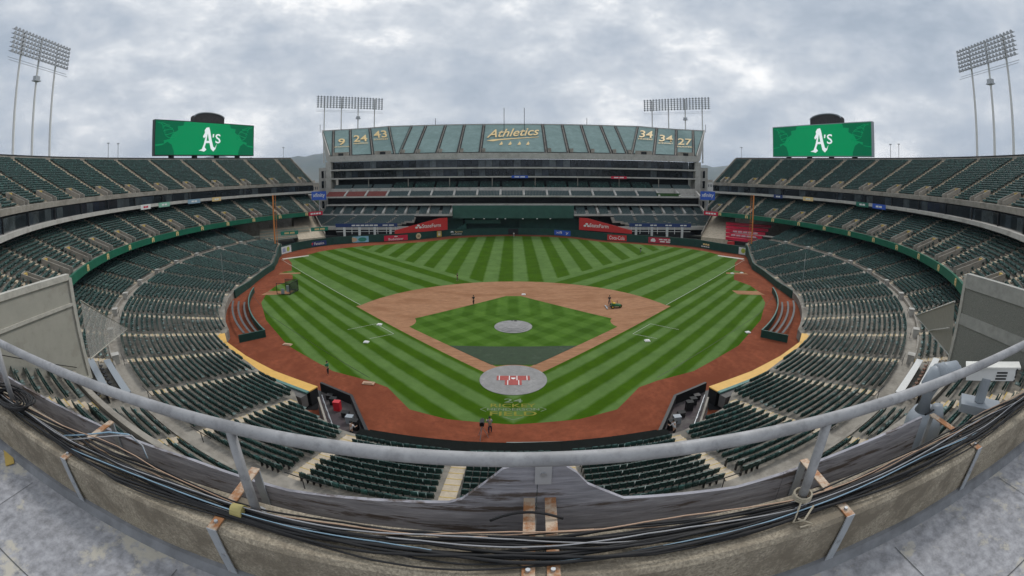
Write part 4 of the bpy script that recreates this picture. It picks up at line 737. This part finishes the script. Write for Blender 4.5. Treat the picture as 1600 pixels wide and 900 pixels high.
for s in (-1, 1):
    sd_ = 'left' if s < 0 else 'right'
    p0, p1 = (Vector((-121.9, 69.9, 0)), Vector((-106.8, 114.0, 0))) if s < 0 else (Vector((106.8, 114.0, 0)), Vector((121.9, 69.9, 0)))
    d = (p1 - p0).normalized(); n = d.cross(Vector(UPV)); c = (p0 + p1) / 2; zb, zt_ = (33.1, 45.1) if s < 0 else (32.7, 44.4); ln = (p1 - p0).length
    t = thing('scoreboard', f'large green lit scoreboard with white emblem above the {sd_} stand', 'scoreboard', (c.x, c.y, 30.5), 'video scoreboards')
    F = lambda a, h, q: p0 + d * a + Vector((0, 0, h)) + n * q
    b = MB(); b.prism([(-.3, zb - .3), (ln + .3, zb - .3), (ln + .3, zt_ + .3), (-.3, zt_ + .3)], F, -2.2, -.03); b.build('casing', greyp if s > 0 else black, t)
    b = MB(); b.prism([(0, zb), (ln, zb), (ln, zt_), (0, zt_)], F, -.02, .03); scr = b.build('screen', ledg, t)
    def swirl(u):       # flowing dark pattern in the corners
        for f in (0, 1):
            X = (lambda a: a) if f == 0 else (lambda a: ln - a)
            for poly in ([(0, zt_), (12.5, zt_), (12, zt_ - 1.5), (9.5, zt_ - 1.8), (9.8, zt_ - 3.2), (7.2, zt_ - 4.6), (6.2, zt_ - 6.4), (3.5, zt_ - 7), (3.8, zt_ - 8), (0, zt_ - 8.4)], [(0, zb), (0, zb + 3), (3, zb + 3.4), (5.2, zb + 4.6), (7, zb + 3.6), (8, zb + 1.2), (8, zb)]):
                b = MB(); b.prism([(X(a), h) for a, h in poly], F, .035, .05); b.build('screen_pattern', ledd, scr)
            for k in range(5):
                b = MB(); q = [F(X(.8 + k * 1.1 + 1.2 * sin(j * .9 + k)), zt_ - 1.2 - k * 1.1 + .5 * cos(j * 1.2), .06) + d * (j * (1 if f == 0 else -1)) * .55 for j in range(9)]; b.tube(q, .12, 4); b.build('screen_pattern', ledg, scr)
    swirl(0)
    def gpart(poly, ox, oz, k, nm): b = MB(); b.prism([(a * k + ox, h * k + oz) for a, h in poly], F, .04, .08); return b.build(nm, ledw, scr)
    o_ = ln * .5 - 4.2; k_ = 1.05; gpart(GA, o_, zb + 1.6, k_, 'screen_letter')
    b = MB(); b.prism([(o_ + k_ * a, zb + 1.6 + k_ * h) for a, h in ((3.5, 3.5), (4.6, 3.5), (4.05, 6.2))], F, .085, .1); b.build('letter_counter', ledg, scr)
    gpart([(0, 0), (.5, 0), (.75, 1.3), (.1, 1.3)], o_ + 6.6, zb + 6.6, 1, 'screen_letter')
    text('S', 2.5, 3.6, F(o_ + 9.2, zb + 6.2, .05), d, UPV, ledw, scr, 'screen_letter')
    for k in range(4): b = MB(); q = F(ln * (.16 + .225 * k), 0, -1.2); b.box(q.x - .8, q.x + .8, q.y - .8, q.y + .8, 30.0, zb - .3); b.build('support_leg', dark, t)
    b = MB(); a0 = ln * .385; a1 = a0 + 14.6; b.prism([(a0, zt_ + .3), (a1, zt_ + .3), (a1, zt_ + 2.2)] + [(a1 - 14.6 * (1 - cos(q)) / 2 , zt_ + 2.2 + 2.0 * sin(q)) for q in np.linspace(.3, pi - .3, 12)] + [(a0, zt_ + 2.2)], F, -5, -2); b.build('arched_top', mat('dark_truss', (.05, .045, .045), .8, .4, 1.5), t)
    b = MB(); b.tube([F(a1 - 14.6 * (1 - cos(q)) / 2, zt_ + 2.3 + 2.0 * sin(q), -2) for q in np.linspace(.05, pi - .05, 16)], .28, 6); b.build('arch_rim', greyp, t)
# ================================================================ light towers
lamp_box = MB(); lamp_box.tube([(0, -.45, 0), (0, -.1, .05), (0, .35, .12)], [.52, .4, .2], 8)
LAMP = bpy.data.meshes.new('floodlight'); LAMP.from_pydata(lamp_box.v, [], lamp_box.f); LAMP.materials.append(mat('lamp_housing', (.46, .47, .49), .4, .2, 3, metal=.4))
def tower(ph, r, z0, zb, zt_, half, poles, label, cols, rows):
    c = Vector(pol(r, ph, 0)); t = thing('light_tower', label, 'light tower', (c.x, c.y, z0), 'stadium light towers'); t.rotation_euler = (0, 0, -R(ph))
    for x in poles: b = MB(); b.tube([(x, 0, 0), (x, 0, zt_ - z0)], [.42, .3], 10); b.build('pole', white, t, local=True)
    b = MB()
    for k in range(rows): z = zb - z0 + (zt_ - zb) * k / (rows - 1); b.bar((-half, -.3, z), (half, -.3, z), .14, .14)
    b.bar((-half, -.9, zb - z0 - 2.3), (half, -.9, zb - z0 - 2.3), .1, .1); b.bar((-half, -.3, zb - z0 - 1.5), (half, -.3, zb - z0 - 1.5), .1, .1)
    b.build('lamp_rack', steel, t, local=True)
    for i in range(cols):
        for k in range(rows): o = inst(LAMP, 'floodlight', t, (-half + 2 * half * (i + .5) / cols, -.8, zb - z0 + (zt_ - zb) * k / (rows - 1)))
    b = MB(); x = poles[len(poles) // 2]; b.box(x - 1.2, x + 1.2, -.9, .9, zb - z0 - 5.6, zb - z0 - 5.3); b.box(x - .9, x + .9, -.7, .7, zb - z0 - 5.3, zb - z0 - 4.2); b.build('service_platform', steel, t, local=True)
tower(-105.7, 128, 31, 57.6, 63.2, 13.2, (-7.9, 0, 7.9), 'white three-pole light tower rising above the left stand', 18, 6)
tower(105.7, 128, 31, 56.8, 62.4, 13.2, (-7.9, 0, 7.9), 'white three-pole light tower rising above the right stand', 18, 6)
tower(-35.9, 142, 30, 58.2, 63.4, 18.0, (-13.5, -4.5, 4.5, 13.5), 'four-pole light tower behind the left end of the outfield building', 22, 6)
tower(35.9, 142, 30, 57.4, 62.6, 18.0, (-13.5, -4.5, 4.5, 13.5), 'four-pole light tower behind the right end of the outfield building', 22, 6)
for s in (-1, 1):
    for k, a in enumerate((90.5, 92.6, 53.6) if s < 0 else (88.4, 86.6, 53.2)):
        p = pol(122, s * a, 30.5); q = thing('lamp_post', f'thin grey lamp post on the {"right" if s > 0 else "left"} stand rim, {["first of the pair", "second of the pair", "near the stand end"][k]}', 'lamp post', p); b = MB(); b.tube([p, (p[0], p[1], 36.2)], .1, 6); b.build('post', steel, q); b = MB(); b.box(p[0] - .5, p[0] + .5, p[1] - .2, p[1] + .2, 36.2, 36.45); b.build('lamp_head', greyp, q)
# ================================================================ end walls, canvas and tables beside the camera position
def vwall(t, x0, y0, x1, y1, z0, z1, m, nm, th=.4): b = MB(); b.bar((x0, y0, (z0 + z1) / 2), (x1, y1, (z0 + z1) / 2), th, z1 - z0); return b.build(nm, m, t)
t = thing('press_box_wall', 'tall beige metal enclosure wall with battens left of the rail', 'wall', (-30, -34, 9.6)); vwall(t, -30.4, -27.6, -29.1, -42, 9.7, 17.1, beige, 'wall_panel')
pb_ = mat('pale_batten', (.50, .48, .42), .6)
for z, w, h in ((17.2, .5, .4), (15.3, .5, .22), (9.85, .55, .3)): b = MB(); b.bar((-30.35, -27.5, z), (-29.05, -42, z), w, h); b.build('batten', pb_, t)
b = MB(); b.bar((-30.32, -27.45, 9.7), (-30.32, -27.45, 17.1), .5, .3); b.build('corner_post', pb_, t); b = MB(); b.tube([(-30.0, -28.6, 11.0), (-29.0, -36, 14.6)], .03, 5); b.build('cable', black, t)
t = thing('mesh_wall', 'grey mesh-clad enclosure wall right of the rail', 'wall', (30.5, -34, 9.6)); vwall(t, 31.4, -27.8, 30.1, -42, 9.7, 17.3, mat('mesh_cladding', (.235, .235, .205), .7, .5, 14, stretch=(1, 1, 3)), 'wall_panel')
for z, w, h in ((16.9, .5, 1.0), (14.2, .46, .8)): b = MB(); b.bar((31.38, -27.75, z), (30.08, -42, z), w, h); b.build('batten', mat('grey_batten', (.38, .375, .34), .7), t)
b = MB(); b.bar((31.35, -27.65, 9.7), (31.35, -27.65, 17.3), .5, .25); b.build('corner_post', pb_, t)
netm = mat('pale_netting', (.42, .41, .38), .8, .2, 3, alpha=.42)
t = thing('net_sail', 'triangular pale net stretched from the beige wall over the left seats', 'net', (-36, -20, 11)); b = MB(); b.prism([(0, 0), (1, 0), (0, 1)], lambda a, c, d: Vector((-30.3, -26.9, 11.0)) * (1 - a - c) + Vector((-41.2, -13.8, 8.0)) * a + Vector((-30.4, -26.6, 15.3)) * c + Vector((0, 0, d)), 0, .02); b.build('netting', netm, t)
b = MB(); b.tube([(-30.3, -26.9, 11.0), (-41.2, -13.8, 8.0), (-30.4, -26.6, 15.3)], .06, 6); b.build('edge_rope', mat('rope', (.42, .4, .34), .8), t)
t = thing('canvas_sail', 'triangular grey canvas stretched from the mesh wall over the right seats', 'canvas', (37, -20, 11)); b = MB(); b.prism([(0, 0), (1, 0), (0, 1)], lambda a, c, d: Vector((33.6, -26.2, 10.4)) * (1 - a - c) + Vector((47.6, -11.3, 8.0)) * a + Vector((31.3, -26.9, 15.2)) * c + Vector((0, 0, d)), 0, .04); b.build('sheet', canvas, t)
b = MB(); b.tube([(33.6, -26.2, 10.4), (47.6, -11.3, 8.0), (31.3, -26.9, 15.2)], .08, 6); b.bar((40.6, -18.7, 9.3), (31.4, -26.8, 13.2), .12, .08); b.build('edge_batten', mat('pale_rope', (.5, .49, .45), .8), t)
for s in (-1, 1):
    for k in range(3):
        r = 82.0 + 1.9 * k; ph0, ph1 = 149.4, 156.2; side = 'right' if s > 0 else 'left'; z = 4.6 + .55 * k; tm_ = white if s > 0 else greyp
        t = thing('counter_table', f'long {"white" if s > 0 else "grey"} counter in the {side} party terrace, {["front", "middle", "rear"][k]} one', 'table', pol(r, s * 152.8, z), 'terrace counters'); b = MB(); b.bar(pol(r, s * ph0, z + 1.0), pol(r, s * ph1, z + 1.0), .75, .08); b.build('table_top', tm_, t); b = MB(); b.bar(pol(r + .1, s * ph0, z + .5), pol(r + .1, s * ph1, z + .5), .1, .95); b.build('front_panel', black, t)
        for j in range(9):
            ph = s * (ph0 + .4 + .72 * j); p = pol(r + .85, ph, z + .27); q = thing('terrace_chair', f'{"brown" if s > 0 else "black"} chair at the {["front", "middle", "rear"][k]} {side} terrace counter, {ORD[j]} from the field line end', 'chair', p, f'chairs at the {side} terrace counters'); q.rotation_euler = (0, 0, -R(ph)); cm = mat('chair_brown', (.20, .10, .06), .6) if s > 0 else black
            for nm, bx in (('seat', (-.22, .22, -.2, .2, .42, .48)), ('backrest', (-.22, .22, .2, .25, .48, .95)), ('leg', (-.2, .2, -.03, .03, 0, .42))): b = MB(); b.box(*bx); b.build(nm, cm, q, local=True)
# ================================================================ foreground: roof terrace, parapet, rail, board, cables
def A(x, y, z): return (CX + x, CY + y, CZ + z)
floorm = mat('painted_roof_deck', (.32, .32, .335), .8, .38, 14, bump=.35, col2=(.47, .44, .375), amt=.42, s2=2.9, spec=.2, edge=.035)
b = MB(); p0, p1 = A(-14, -12, -2.6), A(14, 1.22, -1.97); b.box(p0[0], p1[0], p0[1], p1[1], p0[2], p1[2]); struct(b.build('roof_terrace', floorm))
sheetm = mat('deck_joint', (.10, .10, .10), .9)
for x in (-3.6, -1.9, 2.3, 3.7): b = MB(); b.quad(A(x - .004, -4, -1.966), A(x + .003, -4, -1.966), A(x * .93 + .003, 1.1, -1.966), A(x * .93 - .002, 1.1, -1.966)); struct(b.build('deck_seam', sheetm))
b = MB(); b.quad(A(-9, .52, -1.965), A(9, .36, -1.965), A(9, .367, -1.965), A(-9, .527, -1.965)); struct(b.build('deck_seam', sheetm))
b = MB(); b.bar(A(-4.25, 1.34, -1.96), A(-3.75, 1.1, -1.96), .09, .006); struct(b.build('yellow_deck_mark', yel))
t = thing('parapet', 'weathered concrete parapet running along the roof edge under the cables', 'parapet', A(0, 1.22, -1.97)); b = MB()
xs = np.linspace(-14, 14, 57); prof = [(1.235, -1.985), (1.215, -1.62), (1.235, -1.60), (1.505, -1.605), (1.52, -1.62), (1.52, -4.5)]
for x in xs: b.v += [A(x, y + .004 * sin(x * 7.1) * (z < -1.59), z + .003 * sin(x * 9.3)) for y, z in prof]
for i in range(len(xs) - 1):
    for j in range(len(prof) - 1): b.f.append((i * 6 + j, i * 6 + j + 1, i * 6 + 7 + j, i * 6 + 6 + j)); b.mi.append(0)
b.build('concrete_wall', parap, t); b = MB(); b.prism([(1.165, -1.972), (1.235, -1.972), (1.235, -1.92), (1.205, -1.925)], lambda a, c, d: A(d, a, c), -14, 14); b.build('base_fillet', mat('grey_sealant', (.19, .195, .205), .7, .3, 5, spec=.2), t)
t = thing('guard_rail', 'grey galvanised pipe guard rail across the foreground with round posts', 'rail', A(0, 1.41, -1.6)); b = MB(); b.tube([A(x, 1.41, -1.065) for x in np.linspace(-14, 14, 40)], .031, 16); b.build('top_rail', mat('galvanised_pipe', (.36, .36, .365), .6, .3, 12, metal=.15, col2=(.26, .26, .265), amt=.45, s2=6, bump=.15), t, smooth=True)
for x in (-9.2, -6.5, -3.86, -1.25, 1.44, 4.2, 6.9, 9.5): b = MB(); b.tube([A(x, 1.41, -1.62), A(x, 1.41, -1.075)], .026, 14); b.tube([A(x, 1.41, -1.60), A(x, 1.41, -1.585)], .05, 12); b.build('post', MATS['galvanised_pipe'], t, smooth=True)
b = MB(); b.tube([A(-14, 1.41, -1.32), A(-3.86, 1.41, -1.32)], .024, 12); b.build('mid_rail', MATS['galvanised_pipe'], t, smooth=True)
t = thing('plywood_board', 'weathered grey plywood edge board with a raised hump in the middle', 'board', A(0, 1.75, -2.2))
top = [(-9, -1.66), (-2.69, -1.68), (-1.97, -1.67), (-1.26, -1.71), (-.33, -1.63), (-.26, -1.60), (-.12, -1.46), (-.05, -1.385), (.02, -1.355), (.13, -1.345), (.24, -1.36), (.31, -1.42), (.37, -1.50), (.57, -1.625), (1.24, -1.68), (2.21, -1.61), (2.84, -1.575), (2.9, -1.575)]
def board(x0, x1, nm):
    pts = [(x, z) for x, z in top if x0 < x < x1]; zi = lambda x: float(np.interp(x, [a for a, _ in top], [c for _, c in top])); poly = [(x0, -2.3), (x1, -2.3), (x1, zi(x1))] + pts[::-1] + [(x0, zi(x0))]
    b = MB(); b.prism(poly, lambda a, c, d: A(a, d, c), 1.75, 1.772); b.build(nm, wood, t)
for x0, x1 in ((-8.9, -5.0), (-4.996, -2.75), (-2.746, .116), (.120, 1.56), (1.564, 2.86)): board(x0, x1, 'plywood_sheet')
b = MB(); b.box(*[q for pr in zip(A(.105, 1.738, -1.475), A(.185, 1.75, -1.362)) for q in pr]); b.build('steel_plate', mat('plate_grey', (.42, .42, .43), .5), t); b = MB(); b.tube([A(.145, 1.732, -1.41), A(.145, 1.745, -1.41)], .014, 12); b.build('bolt', steel, t)
for x, lb, m in ((-5.6, 'far left', rust), (-2.74, 'left', rust), (-1.42, 'beside the left post', rust), (.06, 'centre, left of the pair', rust), (.165, 'centre, right of the pair', rust), (1.66, 'beside the right post', rust), (2.96, 'by the robotic camera', rust), (5.4, 'far right', rust)):
    q = thing('strap_bracket', f'rusty flat steel bracket over the parapet, {lb}', 'bracket', A(x, 1.22, -1.6), 'steel brackets over the parapet'); hw = .028; k = .02 * (1 if x > 0 else -1)
    b = MB(); b.hexa([A(x - hw, 1.205, -1.597), A(x + hw, 1.205, -1.597), A(x + k + hw, 1.748, -1.585), A(x + k - hw, 1.748, -1.585), A(x - hw, 1.205, -1.589), A(x + hw, 1.205, -1.589), A(x + k + hw, 1.748, -1.577), A(x + k - hw, 1.748, -1.577)]); b.build('top_strap', m, q)
    b = MB(); b.hexa([A(x - hw + .0, 1.205, -1.96), A(x + hw, 1.205, -1.96), A(x + hw, 1.212, -1.96), A(x - hw, 1.212, -1.96), A(x - hw, 1.200, -1.589), A(x + hw, 1.200, -1.589), A(x + hw, 1.208, -1.589), A(x - hw, 1.208, -1.589)]); b.build('front_leg', greyst, q)
    if abs(x - .11) > .1: b = MB(); b.hexa([A(x + k - hw, 1.735, -1.85), A(x + k + hw, 1.735, -1.85), A(x + k + hw, 1.745, -1.85), A(x + k - hw, 1.745, -1.85), A(x + k - hw, 1.735, -1.585), A(x + k + hw, 1.735, -1.585), A(x + k + hw, 1.745, -1.585), A(x + k - hw, 1.745, -1.585)]); b.build('rear_leg', greyst, q)
    b = MB(); b.tube([A(x, 1.26, -1.589), A(x, 1.26, -1.576)], .011, 8); b.build('bolt', steel, q); b = MB(); b.tube([A(x, 1.198, -1.78), A(x, 1.206, -1.78)], .012, 8); b.build('bolt', steel, q)
cabs = [(rub, 'black')] * 15 + [(peach, 'peach'), (wcab, 'white'), (lblue, 'pale blue'), (rub, 'black'), (peach, 'peach'), (wcab, 'white')]
xs = np.linspace(-13, 13, 131)
for i, (m, cn) in enumerate(cabs):
    y0 = 1.275 + .0135 * i * (1 if i < 15 else 0) + ({15: .175, 16: .12, 17: .055, 18: .21, 19: .19, 20: .10}.get(i, 0)); rr = (.0055 + .004 * ((i * 7) % 3) / 2) if m is rub else .0038; lay = .013 * ((i * 5) % 3) + (.026 if i >= 15 else 0); f1, f2, p1, p2 = .6 + .13 * (i % 5), 1.7 + .21 * (i % 4), i * 1.3, i * 2.1
    P = []
    for x in xs:
        tie = min(1.0, min(abs(x - q) for q in (-3.86, -1.3, 1.44, 4.2)) / .9); yy = 1.345 + (y0 - 1.345) * (.45 + .55 * tie) + (.020 * sin(f1 * x * 2 + p1) + .016 * sin(f2 * x * 2.3 + p2) + .006 * sin(f1 * x * 7 + p2)) * (.3 + .7 * tie); yy = min(1.49, max(1.25, yy)); P.append(A(x, yy, -1.59 + rr + lay * (.6 + .4 * sin(x * 1.7 + i)) + .002))
    b = MB(); b.tube(P, rr, 6, cap=False); tag(b.build('cable', m, smooth=True), f'{cn} cable lying along the parapet, {ORD[i] + " from the front edge in the bundle" if i < 15 else ["towards the board side", "in the middle of the bundle", "near the front edge", "behind the bundle against the board", "crossing towards the right post", "loosely over the bundle"][i - 15]}', 'cable', 'cables along the parapet')
b = MB(); b.tube([A(x, 1.585 + .02 * sin((x + .16) * 8), -1.595 + .05 * max(0, 1 - ((x - .08) / .19) ** 2)) for x in np.linspace(-.11, .235, 17)], .007, 6); tag(b.build('looped_cable', rub, smooth=True), 'black cable looping over the two central brackets', 'cable')
for k in range(2):
    b = MB(); b.tube([A(-2.95 + .10 * k, 1.38, -1.575), A(-2.75 + .08 * k, 1.46, -1.545), A(-2.55 + .06 * k, 1.56, -1.515 - .01 * k), A(-2.40 + .03 * k, 1.62, -1.52), A(-2.28, 1.62, -1.57), A(-2.22, 1.58, -1.63)], .0055, 6); tag(b.build('looped_cable', [lblue, wcab][k], smooth=True), f'{["pale blue", "white"][k]} cable looping over the bracket left of the left post', 'cable')
for k in range(9):
    b = MB(); rr = .10 + .012 * k; b.tube([A(-3.95 + rr * 1.7 * cos(q) + .03 * k, 1.38 + rr * .7 * sin(q), -1.57 + .012 * k + .02 * sin(q * 2 + k)) for q in np.linspace(0, 6.28, 22)], .009, 5); tag(b.build('cable_coil', rub, smooth=True), f'black cable coil heaped at the far left rail post, {ORD[k]} loop from below', 'cable', 'coils at the left post')
q = thing('tape_wrap', 'dull yellow tape wrapped round the cables beside the left post', 'tape', A(-1.33, 1.36, -1.59)); b = MB(); b.tube([A(-1.365, 1.36, -1.568), A(-1.295, 1.362, -1.568)], [.040, .043], 16); o = b.build('tape_roll', mat('yellow_tape', (.42, .36, .14), .6), q)
b = MB()
for a in range(3): b.tube([A(1.44 + .05 * cos(q_), 1.41 + .05 * sin(q_), -1.54 + .012 * a) for q_ in np.linspace(0, 6.28, 12)], .006, 5)
b.tube([A(1.40, 1.36, -1.53), A(1.33, 1.29, -1.585), A(1.38, 1.27, -1.57), A(1.47, 1.33, -1.55)], .006, 5); b.tube([A(1.36, 1.30, -1.575), A(1.42, 1.24, -1.585), A(1.35, 1.25, -1.59)], .006, 5); tag(b.build('tied_rope', mat('string', (.42, .37, .28), .8)), 'pale string knotted round the right post base', 'rope')
t = thing('robotic_camera', 'grey robotic camera mount with curved neck standing behind the board', 'camera', A(3.130, 1.9, -2.3)); b = MB(); b.tube([A(3.150, 1.90, -2.4), A(3.150, 1.90, -1.74), A(3.150, 1.90, -1.66)], [.17, .17, .13], 20); b.build('pedestal', greyp, t, smooth=True)
b = MB(); b.tube([A(3.100, 1.92, -1.70), A(3.100, 1.92, -1.44), A(3.120, 1.90, -1.36), A(3.190, 1.86, -1.32)], [.095, .085, .088, .075], 20); b.build('neck', greyp, t, smooth=True); b = MB(); b.tube([A(3.110, 1.9, -1.35), A(3.290, 1.82, -1.33)], .085, 20); b.tube([A(3.290, 1.82, -1.33), A(3.320, 1.805, -1.33)], [.07, .05], 16); b.build('tilt_joint', greyp, t, smooth=True); b = MB(); b.tube([A(3.200, 1.82, -1.74), A(3.190, 1.84, -1.6)], [.085, .05], 16); b.build('motor_housing', greyp, t, smooth=True)
for z in (-1.42, -1.62): b = MB(); b.tube([A(3.130, 1.83, z), A(2.995, 1.815, z)], .008, 8); b.build('bolt', black, t)
t = thing('camera_housing', 'white weatherproof camera housing on a short arm at the right', 'camera', A(3.75, 1.75, -1.9)); b = MB(); H0, H1 = Vector(A(3.55, 1.84, -1.40)), Vector(A(3.79, 1.46, -1.325)); b.bar(H0, H1, .11, .095); b.build('casing', white, t); b = MB(); b.bar(H0 + Vector((-.02, .02, .06)), H1 + Vector((.03, -.02, .06)), .14, .016); b.build('sun_shield', mat('cream_shield', (.66, .65, .60), .5), t)
b = MB(); b.tube([A(3.63, 1.66, -1.40), A(3.63, 1.66, -1.60)], .05, 12); b.build('arm', greyp, t); b = MB(); b.bar(A(3.52, 1.80, -1.64), A(3.74, 1.48, -1.64), .22, .07); b.build('base_box', greyp, t)
d = (H1 - H0).normalized(); n = d.cross(Vector((0, 0, 1)))
for k in range(3): c = H0 + (H1 - H0) * .72 + n * .058 + Vector((0, 0, -.03 + .025 * k)); b = MB(); b.bar(c - d * .05, c + d * .05, .006, .012); b.build('vent', dark, t)
for k in range(4): c = H1 + d * .005 + Vector((0, 0, -.045 + .03 * k)); b = MB(); b.bar(c - n * .06, c + n * .06, .012, .014); b.build('connector', black, t)
# ================================================================ city and hills beyond
hm = mat('hill_scrub', (.055, .075, .05), .9, .3, .004, col2=(.09, .095, .06), amt=.45, s2=.002)
b = MB(); AZ = np.linspace(-75, 75, 151); NR = 8
for a in AZ:
    hgt = 300 + 40 * sin(a * .45) + 22 * sin(a * 1.3 + 1) + 9 * sin(a * 3.1); hgt *= (1.0 if a < 0 else .64) * min(1, .75 + abs(a) / 90)
    for j in range(NR): f = j / (NR - 1); dd = 4600 + 1900 * f; b.v.append((dd * sin(R(a)), dd * cos(R(a)) + CY, -1 + hgt * sin(f * pi / 2) ** 1.2 * (1 + .05 * sin(a * 5 + j * 2)) * 1.05))
for i in range(len(AZ) - 1):
    for j in range(NR - 1): b.f.append((i * NR + j, i * NR + j + 1, (i + 1) * NR + j + 1, (i + 1) * NR + j)); b.mi.append(0)
struct(b.build('hills', hm, smooth=True))
wallc = [mat('plaster_white', (.5, .48, .45), .8), mat('plaster_tan', (.36, .30, .24), .8), mat('metal_grey', (.30, .32, .34), .7)]
HUE = ['white', 'tan', 'grey']
for k in range(36):
    s = -1 if k % 2 else 1; az = (24.2 + random.random() * 5.5) * s; dd = 270 + 55 * (k // 2) + random.random() * 30; x, y = dd * sin(R(az)), CY + dd * cos(R(az)); w, dp, h = 9 + random.random() * 14, 10, 4 + random.random() * 7 + dd * .008; ci = k % 3
    t = thing('city_building', f'{HUE[ci]} low building beyond the {"right" if s > 0 else "left"} gap of the stadium, {ORD[k // 2]} row back', 'building', (x, y, -.6), 'low city buildings'); b = MB(); b.box(x - w / 2, x + w / 2, y, y + dp, -.6, h); b.build('wall', wallc[ci], t); b = MB(); b.box(x - w / 2 - .4, x + w / 2 + .4, y - .4, y + dp + .4, h, h + .7); b.build('roof', conc, t)
    for j in range(int(w / 3)): b = MB(); xx = x - w / 2 + 1.2 + 3 * j; b.box(xx, xx + 1.5, y - .06, y + .02, h * .45, h * .75); b.build('window', glass, t)
leafm = mat('tree_leaves', (.045, .075, .03), .8, .5, .6)
for k, (az, dd) in enumerate(((-25.2, 235), (-24.4, 250), (-26.2, 300), (-27.0, 330), (25.4, 300), (26.4, 340), (27.6, 280))):
    x, y = dd * sin(R(az)), CY + dd * cos(R(az)); t = thing('tree', f'dark green tree among the buildings in the {"left" if az < 0 else "right"} gap, {["nearest the tower", "second", "third", "fourth", "nearest", "middle", "last"][k]}', 'tree', (x, y, -.6), 'trees beyond the stadium'); b = MB(); b.tube([(x, y, -.6), (x + .2, y, 3), (x, y, 6)], [.4, .3, .15], 7); b.build('trunk', mat('bark', (.10, .07, .05), .9), t)
    V = rng.normal(size=(900, 3)) * np.array([2.3, 2.3, 2.0]) + np.array([x, y, 7.2]); b = MB()
    for v in V: a = rng.normal(size=3) * .35; c = rng.normal(size=3) * .35; b.quad(v - a, v + c, v + a, v - c)
    b.build('crown', leafm, t)
# ---- light haze between the stadium and the hills
hz = bpy.data.materials.new('haze_air'); hz.use_nodes = True; hn = hz.node_tree.nodes; hn.remove(hn['Principled BSDF']); pv = hn.new('ShaderNodeVolumePrincipled'); pv.inputs['Color'].default_value = (.72, .84, 1, 1); pv.inputs['Density'].default_value = .00009; pv.inputs['Anisotropy'].default_value = .2
hz.node_tree.links.new(pv.outputs[0], hn['Material Output'].inputs['Volume'])
b = MB(); b.box(-14500, 14500, -14500, 14500, -2.0, 420); o = b.build('haze', hz); o['kind'] = 'stuff'
